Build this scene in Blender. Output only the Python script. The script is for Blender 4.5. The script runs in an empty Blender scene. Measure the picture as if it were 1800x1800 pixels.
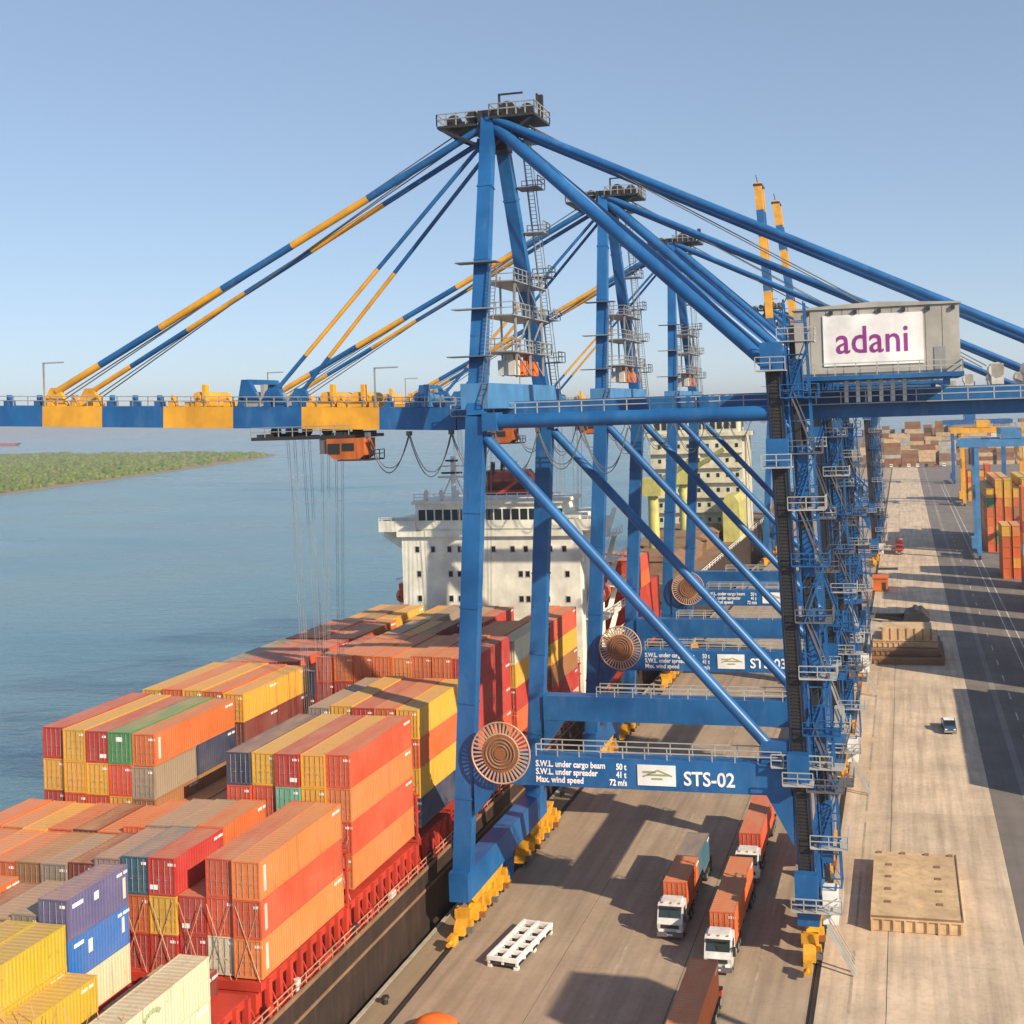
import bpy, math, random
from mathutils import Vector, Matrix
random.seed(7)
R = math.radians
scene = bpy.context.scene
col = scene.collection

# ---------------------------------------------------------------- camera
cam_d = bpy.data.cameras.new("camera"); cam = bpy.data.objects.new("camera", cam_d); col.objects.link(cam)
cam.location = (42.383, -97.966, 49.133)
yaw, roll = 0.219, -0.033
fw = Vector((-math.sin(yaw), math.cos(yaw), 0)); rt = Vector((math.cos(yaw), math.sin(yaw), 0)); up = Vector((0, 0, 1))
r2 = math.cos(roll) * rt + math.sin(roll) * up; u2 = -math.sin(roll) * rt + math.cos(roll) * up
cam.rotation_euler = Matrix((r2, u2, -fw)).transposed().to_euler()
cam_d.sensor_width = 36; cam_d.lens = 39.0
cam_d.shift_x = -0.1402; cam_d.shift_y = -0.1016
cam_d.clip_start = 1.0; cam_d.clip_end = 60000
scene.camera = cam

# ---------------------------------------------------------------- sky and sun
SUN_EL, SUN_AZ = 30.0, 29.0          # azimuth: degrees from +x towards -y
sv = Vector((math.cos(R(SUN_EL)) * math.cos(R(SUN_AZ)), -math.cos(R(SUN_EL)) * math.sin(R(SUN_AZ)), math.sin(R(SUN_EL))))
world = bpy.data.worlds.new("World"); scene.world = world; world.use_nodes = True
wn = world.node_tree; bg = wn.nodes["Background"]
sky = wn.nodes.new("ShaderNodeTexSky"); sky.sky_type = 'NISHITA'; sky.sun_disc = False
sky.sun_elevation = R(SUN_EL); sky.sun_rotation = math.atan2(sv.x, sv.y)
sky.altitude = 2500; sky.air_density = 1.0; sky.dust_density = 3.0; sky.ozone_density = 5.2
gm = wn.nodes.new('ShaderNodeGamma'); gm.inputs[1].default_value = .56
wn.links.new(sky.outputs[0], gm.inputs[0]); wn.links.new(gm.outputs[0], bg.inputs[0]); bg.inputs[1].default_value = 0.15
sun_d = bpy.data.lights.new("sun", 'SUN'); sun = bpy.data.objects.new("sun", sun_d); col.objects.link(sun)
sun_d.energy = 3.35; sun_d.angle = R(0.53); sun_d.color = (1.0, 0.84, 0.62)
sun.rotation_euler = sv.to_track_quat('Z', 'Y').to_euler(); sun.location = (100, -100, 120)
vs = scene.view_settings; vs.view_transform = 'Standard'; vs.look = 'None'; vs.gamma = 1; vs.exposure = 1.03
vs.use_curve_mapping = False
scene.cycles.max_bounces = 6; scene.cycles.use_denoising = True

HAZE = 0.00016
# ---------------------------------------------------------------- materials
def nt(name):
    m = bpy.data.materials.new(name); m.use_nodes = True
    t = m.node_tree; return m, t, t.nodes["Principled BSDF"]
def nd(t, kind, **k):
    n = t.nodes.new(kind)
    for a, v in k.items():
        if a.startswith('i_'):
            key = a[2:]; key = int(key) if key.isdigit() else key
            n.inputs[key].default_value = v
        else: setattr(n, a, v)
    return n
def mixc(t, fac, a, b, mode='MIX'):
    n = t.nodes.new("ShaderNodeMix"); n.data_type = 'RGBA'; n.blend_type = mode
    for s, v in ((n.inputs[0], fac), (n.inputs[6], a), (n.inputs[7], b)):
        if isinstance(v, (int, float)): s.default_value = v
        elif isinstance(v, tuple): s.default_value = v if len(v) == 4 else (*v, 1)
        else: t.links.new(v, s)
    return n.outputs[2]
def ramp(t, src, p0, p1):
    n = t.nodes.new("ShaderNodeMapRange"); n.clamp = True
    n.inputs[1].default_value = p0; n.inputs[2].default_value = p1
    t.links.new(src, n.inputs[0]); return n.outputs[0]
def coords(t, scale=(1, 1, 1), kind='Object'):
    tc = t.nodes.new("ShaderNodeTexCoord"); mp = t.nodes.new("ShaderNodeMapping")
    mp.inputs['Scale'].default_value = scale; t.links.new(tc.outputs[kind], mp.inputs[0]); return mp.outputs[0]
def geo(t, scale=(1, 1, 1)):
    g = t.nodes.new("ShaderNodeNewGeometry"); mp = t.nodes.new("ShaderNodeMapping")
    mp.inputs['Scale'].default_value = scale; t.links.new(g.outputs['Position'], mp.inputs[0]); return mp.outputs[0]
def noise(t, vec, scale, detail=4, rough=.55):
    n = nd(t, "ShaderNodeTexNoise", i_Scale=scale, i_Detail=detail, i_Roughness=rough); t.links.new(vec, n.inputs['Vector']); return n.outputs[0]
def paint(name, c, rough=.5, dirt=.25, dirtc=(.12, .085, .06), metal=0.0, streak=True):
    m, t, b = nt(name)
    v = geo(t, (1, 1, .18) if streak else (1, 1, 1))
    n1 = ramp(t, noise(t, v, 1.1, 6, .65), .45, .72)
    n2 = noise(t, geo(t), .35, 3)
    base = mixc(t, ramp(t, n2, .3, .7), tuple(x * .78 for x in c), tuple(min(1, x * 1.18) for x in c))
    fac = nd(t, "ShaderNodeMath", operation='MULTIPLY'); t.links.new(n1, fac.inputs[0]); fac.inputs[1].default_value = dirt
    t.links.new(mixc(t, fac.outputs[0], base, dirtc), b.inputs['Base Color'])
    b.inputs['Roughness'].default_value = rough; b.inputs['Metallic'].default_value = metal
    return m
M = {}
def bluepaint():
    m, t, b = nt('crane_blue_paint'); c = (.006, .10, .315)
    base = mixc(t, ramp(t, noise(t, geo(t), .22, 4), .3, .7), tuple(x * .75 for x in c), (.016, .135, .37))
    fade = ramp(t, noise(t, geo(t, (1, 1, .3)), .8, 6, .65), .52, .75)
    f1 = nd(t, 'ShaderNodeMath', operation="MULTIPLY", i_1=.22); t.links.new(fade, f1.inputs[0]); c2 = mixc(t, f1.outputs[0], base, (.16, .27, .42, 1))
    ru = ramp(t, noise(t, geo(t, (1.6, 1.6, .14)), 1.3, 6, .7), .58, .74)
    f2 = nd(t, 'ShaderNodeMath', operation='MULTIPLY', i_1=.6); t.links.new(ru, f2.inputs[0])
    t.links.new(mixc(t, f2.outputs[0], c2, (.075, .05, .04, 1)), b.inputs['Base Color'])
    b.inputs['Roughness'].default_value = .4; return m
M['blue'] = bluepaint()
M['blue_light'] = paint('pale_blue_paint', (.06, .22, .46), .42, .2)
M['yellow'] = paint('crane_yellow_paint', (.74, .36, .025), .45, .18)
M['bogie_yellow'] = paint('bogie_yellow_paint', (.74, .36, .02), .5, .5, (.16, .08, .03))
M['orange'] = paint('cab_orange_paint', (.70, .15, .02), .5, .3)
M['rustorange'] = paint('rusty_orange_paint', (.50, .12, .02), .6, .7, (.13, .05, .025))
M['dark'] = paint('dark_steel', (.025, .025, .028), .55, .3, (.08, .05, .03))
M['steel'] = paint('galvanised_steel', (.36, .36, .35), .45, .3, (.14, .10, .07), .3)
M['darksteel'] = paint('dull_dark_steel', (.13, .13, .14), .5, .3, (.12, .07, .04))
M['rail'] = paint('pale_handrail_paint', (.42, .42, .40), .5, .2)
M['grey'] = paint('house_grey_cladding', (.40, .385, .35), .6, .2, (.24, .2, .16))
M['white'] = paint('white_paint', (.80, .79, .76), .45, .12, (.4, .36, .3))
M['signwhite'] = paint('sign_white', (.86, .85, .84), .5, .05)
M['purple'] = paint('sign_purple', (.30, .035, .26), .5, 0)
M['letter'] = paint('letter_white', (.85, .86, .88), .5, 0)
M['olive'] = paint('plaque_olive', (.34, .38, .22), .6, 0)
M['copper'] = paint('reel_copper_brown', (.27, .105, .04), .55, .5, (.10, .045, .02))
M['reelrim'] = paint('reel_rim_pale', (.52, .33, .22), .5, .35, (.2, .1, .06))
M['rope'] = paint('wire_rope', (.12, .12, .13), .6, .1)
M['rubber'] = paint('tyre_rubber', (.022, .022, .022), .85, .4, (.09, .075, .06))
M['deckhouse'] = paint('deckhouse_cream_white', (.80, .80, .70), .5, .16, (.45, .36, .24))
M['dullcream'] = paint('dull_cream_paint', (.60, .58, .45), .6, .35, (.35, .25, .14))
M['shipred'] = paint('ship_red_oxide', (.50, .045, .025), .55, .4, (.15, .05, .03))
M['hullbrown'] = paint('hull_brown', (.032, .022, .019), .6, .5, (.10, .05, .03))
M['funnel'] = paint('funnel_maroon', (.10, .018, .015), .5, .3)
M['lifeboat'] = paint('lifeboat_orange', (.72, .09, .02), .45, .15)
M['concrete'] = paint('concrete_grey', (.42, .37, .30), .85, .5, (.2, .16, .12))
M['hatch'] = paint('hatch_cover_tan', (.60, .42, .24), .75, .55, (.30, .19, .10), 0, False)
M['hatchbrown'] = paint('hatch_cover_brown', (.26, .15, .085), .75, .5, (.10, .06, .04), 0, False)
M['olivepaint'] = paint('ship_olive_yellow', (.52, .50, .16), .55, .3)
M['truckwhite'] = paint('truck_white', (.66, .67, .66), .35, .45, (.3, .25, .19))
M['carblue'] = paint('car_blue', (.03, .09, .18), .25, .1)
M['red'] = paint('truck_red', (.55, .03, .02), .35, .2)
M['railsteel'] = paint('crane_rail_rusty', (.06, .045, .035), .6, .4, (.16, .08, .04), .4)
M['boompale'] = paint('pale_machinery', (.62, .60, .55), .5, .3)
def glass(name, c=(.015, .02, .022)):
    m, t, b = nt(name); b.inputs['Base Color'].default_value = (*c, 1); b.inputs['Roughness'].default_value = .08
    b.inputs['IOR'].default_value = 1.5; return m
M['glass'] = glass('dark_window_glass'); M['cabglass'] = glass('windscreen_glass', (.03, .045, .045))
def objcol(name, rough, kind):
    m, t, b = nt(name)
    oi = t.nodes.new("ShaderNodeObjectInfo"); c = oi.outputs['Color']
    off = nd(t, "ShaderNodeVectorMath", operation='ADD'); g = t.nodes.new("ShaderNodeTexCoord")
    rv = nd(t, "ShaderNodeVectorMath", operation='SCALE'); cb = t.nodes.new("ShaderNodeCombineXYZ")
    for i in range(3): t.links.new(oi.outputs['Random'], cb.inputs[i])
    t.links.new(cb.outputs[0], rv.inputs[0]); rv.inputs['Scale'].default_value = 90.0
    t.links.new(g.outputs['Object'], off.inputs[0]); t.links.new(rv.outputs[0], off.inputs[1])
    def mp(s):
        n = t.nodes.new("ShaderNodeMapping"); n.inputs['Scale'].default_value = s; t.links.new(off.outputs[0], n.inputs[0]); return n.outputs[0]
    if kind == 'box':
        n2 = noise(t, mp((1, .5, .5)), .7, 3)
        c2 = mixc(t, ramp(t, n2, .25, .75), c, mixc(t, .10, c, (.75, .6, .45, 1)))
        st = ramp(t, noise(t, mp((2.2, 2.2, .12)), 1.6, 4), .56, .8)
        mm = nd(t, "ShaderNodeMath", operation='MULTIPLY', i_1=.6); t.links.new(st, mm.inputs[0])
        c3 = mixc(t, mm.outputs[0], c2, (.16, .075, .04, 1))
        rp_ = ramp(t, noise(t, mp((1, 1, 1)), 2.6, 6, .7), .60, .72); rm_ = nd(t, 'ShaderNodeMath', operation='MULTIPLY', i_1=.55); t.links.new(rp_, rm_.inputs[0])
        c3 = mixc(t, rm_.outputs[0], c3, (.15, .06, .03, 1))
        # dust and rust lying on the roof
        gn = t.nodes.new("ShaderNodeNewGeometry"); sx = t.nodes.new("ShaderNodeSeparateXYZ"); t.links.new(gn.outputs['Normal'], sx.inputs[0])
        upf = ramp(t, sx.outputs[2], .6, .95)
        dn = ramp(t, noise(t, mp((1, .35, 1)), .8, 5, .65), .3, .75)
        dm = nd(t, "ShaderNodeMath", operation='MULTIPLY_ADD', i_1=.55, i_2=.22); t.links.new(dn, dm.inputs[0])
        d2 = nd(t, "ShaderNodeMath", operation='MULTIPLY'); t.links.new(dm.outputs[0], d2.inputs[0]); t.links.new(upf, d2.inputs[1])
        c4 = mixc(t, d2.outputs[0], c3, (.50, .29, .15, 1))
        t.links.new(c4, b.inputs['Base Color'])
    else:
        gv = geo(t)
        n1 = ramp(t, noise(t, gv, .16, 6, .65), .3, .75)
        n2 = ramp(t, noise(t, geo(t, (1, .045, 1)), .9, 5, .6), .42, .8)
        n3 = ramp(t, noise(t, gv, 1.7, 5, .7), .5, .85)
        c2 = mixc(t, n1, mixc(t, .55, c, (.24, .17, .11, 1)), c)
        m2 = nd(t, "ShaderNodeMath", operation='MULTIPLY', i_1=.6); t.links.new(n2, m2.inputs[0])
        c3 = mixc(t, m2.outputs[0], c2, (.13, .10, .08, 1))
        m3 = nd(t, "ShaderNodeMath", operation='MULTIPLY', i_1=.45); t.links.new(n3, m3.inputs[0])
        c4 = mixc(t, m3.outputs[0], c3, (.17, .12, .09, 1))
        t.links.new(c4, b.inputs['Base Color'])
        bp = nd(t, "ShaderNodeBump", i_Strength=.25, i_Distance=.03); t.links.new(noise(t, gv, 6, 5), bp.inputs['Height']); t.links.new(bp.outputs[0], b.inputs['Normal'])
    b.inputs['Roughness'].default_value = rough
    return m
M['box'] = objcol('container_paint', .5, 'box')
M['slab'] = objcol('apron_concrete', .85, 'slab')
def asphalt(name, c):
    m, t, b = nt(name); gv = geo(t)
    n1 = ramp(t, noise(t, gv, .12, 6, .65), .3, .75); n2 = ramp(t, noise(t, geo(t, (1, .03, 1)), .7, 5), .4, .8)
    c2 = mixc(t, n1, tuple(x * .75 for x in c), tuple(x * 1.25 for x in c))
    m2 = nd(t, "ShaderNodeMath", operation='MULTIPLY', i_1=.45); t.links.new(n2, m2.inputs[0])
    t.links.new(mixc(t, m2.outputs[0], c2, tuple(x * .5 for x in c)), b.inputs['Base Color'])
    b.inputs['Roughness'].default_value = .9
    bp = nd(t, "ShaderNodeBump", i_Strength=.3, i_Distance=.02); t.links.new(noise(t, gv, 9, 4), bp.inputs['Height']); t.links.new(bp.outputs[0], b.inputs['Normal'])
    return m
M['asphalt'] = asphalt('asphalt', (.19, .165, .15)); M['asphalt2'] = asphalt('worn_asphalt', (.27, .245, .225)); M['ground'] = asphalt('yard_ground', (.20, .16, .13))
M['marking'] = paint('road_marking_white', (.62, .60, .58), .7, .6, (.2, .18, .16), 0, False)
M['fadedline'] = paint('worn_lane_paint', (.40, .33, .24), .8, .9, (.24, .17, .115), 0, False)
def watermat():
    m, t, b = nt('estuary_water'); gv = geo(t)
    n0 = ramp(t, noise(t, geo(t, (.012, .02, 1)), .5, 4), .3, .7)
    t.links.new(mixc(t, n0, (.085, .205, .275), (.12, .25, .315)), b.inputs['Base Color'])
    # silty water: light spreads metres below the surface
    b.subsurface_method = 'BURLEY'; b.inputs['Subsurface Weight'].default_value = 1.0; b.inputs['Subsurface Radius'].default_value = (1, 1, 1); b.inputs['Subsurface Scale'].default_value = 55.0
    b.inputs['IOR'].default_value = 1.34
    rr = ramp(t, noise(t, geo(t, (.006, .018, 1)), 1.0, 5, .6), .35, .7); r_ = nd(t, 'ShaderNodeMapRange', i_3=.07, i_4=.30); t.links.new(rr, r_.inputs[0]); t.links.new(r_.outputs[0], b.inputs['Roughness'])
    h1 = noise(t, geo(t, (.10, .22, 1)), 1.0, 5, .6); h2 = noise(t, geo(t, (.5, .9, 1)), 1.0, 4, .6)
    a = nd(t, "ShaderNodeMath", operation='MULTIPLY_ADD', i_1=.25); t.links.new(h2, a.inputs[0]); t.links.new(h1, a.inputs[2])
    bp = nd(t, "ShaderNodeBump", i_Strength=.9, i_Distance=1.6); t.links.new(a.outputs[0], bp.inputs['Height']); t.links.new(bp.outputs[0], b.inputs['Normal'])
    return m
M['water'] = watermat()
def foliage():
    m, t, b = nt('mangrove_foliage'); gv = geo(t)
    n = ramp(t, noise(t, gv, .05, 4), .35, .65); n2 = ramp(t, noise(t, gv, .4, 3), .35, .7)
    c = mixc(t, n, (.08, .13, .012), (.20, .24, .028)); t.links.new(mixc(t, n2, mixc(t, .5, c, (.03, .05, .012, 1)), c), b.inputs['Base Color'])
    b.inputs['Roughness'].default_value = .8; return m
M['foliage'] = foliage()
M['mud'] = paint('shore_mud', (.26, .19, .12), .9, .4, (.14, .1, .07), 0, False)

# ---------------------------------------------------------------- mesh helpers
class MB:
    def __init__(s): s.v = []; s.f = []; s.m = []; s.sm = []
    def add(s, vs, fs, mi=0, smooth=False):
        o = len(s.v); s.v += [tuple(x) for x in vs]
        for f in fs: s.f.append(tuple(i + o for i in f)); s.m.append(mi); s.sm.append(smooth)
        return s
    def box(s, x0, x1, y0, y1, z0, z1, mi=0):
        return s.add([(x0, y0, z0), (x1, y0, z0), (x1, y1, z0), (x0, y1, z0), (x0, y0, z1), (x1, y0, z1), (x1, y1, z1), (x0, y1, z1)],
              [(3, 2, 1, 0), (4, 5, 6, 7), (0, 1, 5, 4), (1, 2, 6, 5), (2, 3, 7, 6), (3, 0, 4, 7)], mi)
    def cb(s, c, d, mi=0): return s.box(c[0] - d[0] / 2, c[0] + d[0] / 2, c[1] - d[1] / 2, c[1] + d[1] / 2, c[2] - d[2] / 2, c[2] + d[2] / 2, mi)
    def beam(s, p, q, w, h, side=None, mi=0, w2=None, h2=None):
        p = Vector(p); q = Vector(q); d = (q - p).normalized()
        sd = Vector(side) if side else (Vector((1, 0, 0)) if abs(d.z) > .9 else Vector((0, 0, 1)).cross(d))
        sd = (sd - sd.dot(d) * d).normalized(); u = d.cross(sd)
        w2 = w if w2 is None else w2; h2 = h if h2 is None else h2
        vs = [p + sd * a * w / 2 + u * b * h / 2 for a, b in ((-1, -1), (1, -1), (1, 1), (-1, 1))] + [q + sd * a * w2 / 2 + u * b * h2 / 2 for a, b in ((-1, -1), (1, -1), (1, 1), (-1, 1))]
        return s.add(vs, [(3, 2, 1, 0), (4, 5, 6, 7), (0, 1, 5, 4), (1, 2, 6, 5), (2, 3, 7, 6), (3, 0, 4, 7)], mi)
    def tube(s, p, q, r, n=8, mi=0, r2=None, caps=True):
        p = Vector(p); q = Vector(q); d = (q - p).normalized(); a = d.orthogonal().normalized(); b = d.cross(a); r2 = r if r2 is None else r2
        vs = [p + (a * math.cos(i * 2 * math.pi / n) + b * math.sin(i * 2 * math.pi / n)) * r for i in range(n)] + [q + (a * math.cos(i * 2 * math.pi / n) + b * math.sin(i * 2 * math.pi / n)) * r2 for i in range(n)]
        s.add(vs, [(i, (i + 1) % n, n + (i + 1) % n, n + i) for i in range(n)], mi, n > 5)
        if caps: s.add(vs, [tuple(range(n))[::-1], tuple(range(n, 2 * n))], mi)
        return s
    def path(s, pts, r, n=6, mi=0):
        for a, b in zip(pts, pts[1:]): s.tube(a, b, r, n, mi)
        return s
    def prism(s, poly, axis, a0, a1, mi=0):
        n = len(poly)
        def P(p, a): return (a, p[0], p[1]) if axis == 0 else ((p[0], a, p[1]) if axis == 1 else (p[0], p[1], a))
        return s.add([P(p, a0) for p in poly] + [P(p, a1) for p in poly],
                     [tuple(range(n)), tuple(range(n, 2 * n))[::-1]] + [(i, n + i, n + (i + 1) % n, (i + 1) % n) for i in range(n)], mi)
    def rail(s, pts, h=1.1, r=.045, step=1.8, mi=0, closed=False):
        if closed: pts = pts + [pts[0]]
        for a, b in zip(pts, pts[1:]):
            a = Vector(a); b = Vector(b); L = (b - a).length; n = max(1, int(L / step))
            for hh in (h, h * .55): s.beam(a + Vector((0, 0, hh)), b + Vector((0, 0, hh)), r * 2, r * 2, None, mi)
            for i in range(n + 1): s.beam(a.lerp(b, i / n), a.lerp(b, i / n) + Vector((0, 0, h)), r * 2, r * 2, None, mi)
        return s
    def mesh(s, name, mats):
        me = bpy.data.meshes.new(name); me.from_pydata(s.v, [], s.f)
        for m in mats: me.materials.append(M[m] if isinstance(m, str) else m)
        me.polygons.foreach_set('material_index', s.m); me.polygons.foreach_set('use_smooth', s.sm)
        me.validate(); me.update()
        import bmesh
        bm = bmesh.new(); bm.from_mesh(me); bmesh.ops.recalc_face_normals(bm, faces=bm.faces); bm.to_mesh(me); bm.free()
        return me
    def build(s, name, mats, parent=None, loc=(0, 0, 0), **props):
        if isinstance(mats, str): mats = [mats]
        return link(name, s.mesh(name, mats), parent, loc, **props)
def link(name, data, parent=None, loc=(0, 0, 0), **props):
    o = bpy.data.objects.new(name, data); col.objects.link(o); o.location = loc
    if parent: o.parent = parent
    for k, v in props.items(): o[k] = v
    return o
def thing(name, label, cat, loc=(0, 0, 0), rz=0, group=None):
    o = link(name, None, None, loc); o.rotation_euler.z = rz; o.empty_display_size = .5
    o['label'] = label; o['category'] = cat
    if group: o['group'] = group
    return o
KIDS = {}
def copy_tree(o, parent=None, skip=()):
    c = o.copy(); col.objects.link(c); c.parent = parent
    for ch in o.children:
        if ch.name.split('.')[0] not in skip: copy_tree(ch, c, skip)
    return c
TXT = {}
for body, size, ext, bold in (('adani', 3.5, .02, .02), ('STS-02', 1.75, .02, .03), ('STS-03', 1.75, .02, .03)) + tuple((b_, .78, .02, .018) for b_ in ('S.W.L. under cargo beam', 'S.W.L. under spreader', 'Max. wind speed', '50 t', '41 t', '72 m/s')):
    c = bpy.data.curves.new('lettering', 'FONT'); c.body = body; c.size = size; c.extrude = ext; c.offset = bold; c.resolution_u = 3
    tmp = bpy.data.objects.new('tmp', c); col.objects.link(tmp); dg = bpy.context.evaluated_depsgraph_get()
    TXT[body] = bpy.data.meshes.new_from_object(tmp.evaluated_get(dg)); bpy.data.objects.remove(tmp)
def text(name, body, size, mat, parent, loc, rot=(R(90), 0, 0), width=None, **k):
    me = TXT[body]; me.materials.clear(); me.materials.append(M[mat])
    xs_ = [v.co.x for v in me.vertices]; o = link(name, me, parent, loc); o.rotation_euler = rot
    if width: o.scale.x = width / (max(xs_) - min(xs_))
    return o

# ================================================================ THE SETTING
water = MB().add([(-24000, -600, 0), (24000, -600, 0), (24000, 24000, 0), (-24000, 24000, 0)], [(0, 1, 2, 3)]).build('water', 'water', None, (0, 0, -5), kind='structure')
land = MB().prism([(-2.6, -400), (900, -400), (900, 1500), (-30, 1500), (-2.6, 760)], 2, -9, -.07).build('ground', 'ground', kind='structure')
# quay apron: separate concrete slabs laid on the ground with open joints
apron = MB().box(-2.55, 51.4, -90, 735, -.068, -.035).build('quay_apron', 'dark', kind='structure')
def shade(c, s): return tuple(max(0, min(1, x * (1 + random.uniform(-s, s)))) for x in c)
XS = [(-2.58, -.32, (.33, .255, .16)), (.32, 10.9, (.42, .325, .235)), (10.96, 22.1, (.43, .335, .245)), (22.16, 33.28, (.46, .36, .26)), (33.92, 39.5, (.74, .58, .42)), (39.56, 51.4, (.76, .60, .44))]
slab_me = {}
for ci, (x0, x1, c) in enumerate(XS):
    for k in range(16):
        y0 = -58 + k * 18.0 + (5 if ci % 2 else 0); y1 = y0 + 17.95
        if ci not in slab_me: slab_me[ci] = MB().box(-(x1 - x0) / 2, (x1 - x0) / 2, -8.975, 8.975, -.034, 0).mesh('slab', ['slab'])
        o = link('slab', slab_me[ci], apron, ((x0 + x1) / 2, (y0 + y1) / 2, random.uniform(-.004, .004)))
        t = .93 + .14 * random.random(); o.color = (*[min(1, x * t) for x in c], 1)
for x0, x1, c in XS:                                    # far part of the apron, too far to tell the slabs apart
    o = MB().box(x0, x1, 235.1, 735, -.034, .0).build('slab', 'slab', apron); o.color = (*c, 1)
for xr in (0.0, 33.6):
    g = MB().box(xr - .30, xr + .30, -90, 735, -.03, -.015, 1).box(xr - .075, xr + .075, -90, 735, -.01, .045, 0)
    g.build('crane_rail', ['railsteel', 'dark'], apron)
cop = MB().box(-2.95, -2.6, -90, 735, -1.2, .06).build('kerb', 'concrete', kind='structure')
road = MB().box(51.4, 61.0, -90, 760, -.06, -.004).build('road', 'asphalt', kind='structure')
MB().box(55.2, 56.1, -90, 760, -.004, .004).build('drain_strip', 'asphalt2', road)
yard = MB().box(61.0, 190, -90, 760, -.05, .0).build('yard_pavement', 'asphalt', kind='structure')
for x in (62.1, 63.9): MB().box(x, x + .22, -90, 560, .0, .006).build('line_marking', 'marking', yard)
for x, w in ((22.4, .14), (28.6, .14), (16.2, .14), (36.6, .12)):
    for k in range(16): MB().box(x - w, x + w, -38 + k * 15, -25.5 + k * 15 - (k % 3), .004, .009).build('lane_line', 'fadedline', apron)
for k in range(30): MB().box(57.9, 58.1, -30 + k * 12, -26 + k * 12, -.004, .004).build('lane_dash', 'marking', road)
MB().box(-2.6, -2.5, -90, 735, -8, -.3).build('quay_wall', 'concrete', kind='structure')
# bollards and fenders along the quay edge
bol = MB().tube((0, 0, 0), (0, 0, .45), .26, 10, 0, .2).tube((0, 0, .45), (0, 0, .62), .36, 10, 0, .3).mesh('bollard', ['dark'])
for k, y in enumerate((-12.5, 12.4, 37, 61, 86)):
    link('mooring_bollard', bol, None, (-1.5, y, .0), label='black mooring bollard on the quay edge, number %s from the near end' % ('one', 'two', 'three', 'four', 'five')[k], category='bollard', group='bollards on the quay edge')
fen = MB().box(-.75, 0, -.9, .9, -3.4, -.4).mesh('quay_fender', ['rubber'])
for k, y in enumerate((-18, -3, 12, 27, 42, 57)):
    link('quay_fender', fen, None, (-2.95, y, 0), label='black rubber fender on the quay wall, %s from the near end' % ('first', 'second', 'third', 'fourth', 'fifth', 'sixth')[k], category='fender', group='fenders on the quay wall')

# ---------------------------------------------------------------- island with mangroves
shore = [(-600, 380), (-655, 560), (-690, 690), (-735, 880), (-790, 1080), (-835, 1240), (-880, 1380), (-925, 1480), (-990, 1545), (-1120, 1640), (-1330, 1740), (-1700, 1850), (-2300, 1950), (-3000, 1900), (-3000, 380)]
MB().prism(shore, 2, -6, -4.2).build('island', 'mud', kind='structure')
def inside(x, y, P):
    r = False
    for (x0, y0), (x1, y1) in zip(P, P[1:] + P[:1]):
        if (y0 > y) != (y1 > y) and x < (x1 - x0) * (y - y0) / (y1 - y0) + x0: r = not r
    return r
mg = MB(); n = 0
ring = [(math.cos(a * math.pi / 3), math.sin(a * math.pi / 3)) for a in range(6)]
while n < 9000:
    t = random.random(); y = 380 + 1500 * random.random() ** 1.25; x = -600 - 1500 * random.random() ** 1.6
    if not inside(x - 0, y, shore) or not inside(x + 9, y + 4, shore): continue
    cl = .5 + .5 * math.sin(x * .031 + 2 * math.sin(y * .013)) * math.cos(y * .027 + 1.5 * math.sin(x * .017))
    if cl < .16 and random.random() < .85: continue
    n += 1; r = random.uniform(1.6, 4.4) * (1 + (y - 400) / 1500); h = random.uniform(1.4, 3.2) + 3.4 * cl * random.random(); z = -4.4
    vs = [(x + c * r * random.uniform(.7, 1.1), y + s * r * random.uniform(.7, 1.1), z + random.uniform(.0, .6)) for c, s in ring]
    vs += [(x + c * r * .75 * random.uniform(.6, 1.2), y + s * r * .75 * random.uniform(.6, 1.2), z + h * random.uniform(.6, .95)) for c, s in ring]
    vs += [(x + random.uniform(-.4, .4) * r, y, z + h)]
    mg.add(vs, [(i, (i + 1) % 6, 6 + (i + 1) % 6, 6 + i) for i in range(6)] + [(6 + i, 6 + (i + 1) % 6, 12) for i in range(6)])
mg.build('mangrove_thicket', 'foliage', kind='stuff', label='low green mangrove thicket covering the island across the water', category='mangroves')
# a distant red ship at the edge of the picture
ds = thing('distant_ship', 'tiny red ship far out on the water below the boom tip', 'ship', (-2860, 2990, -5))
MB().prism([(-70, 0), (70, 0), (84, 9), (-74, 9)], 1, -9, 9).build('hull', 'shipred', ds)
MB().box(-62, -44, -8, 8, 9, 24).box(-58, -54, -3, 3, 24, 30).build('deckhouse', 'white', ds)

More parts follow.
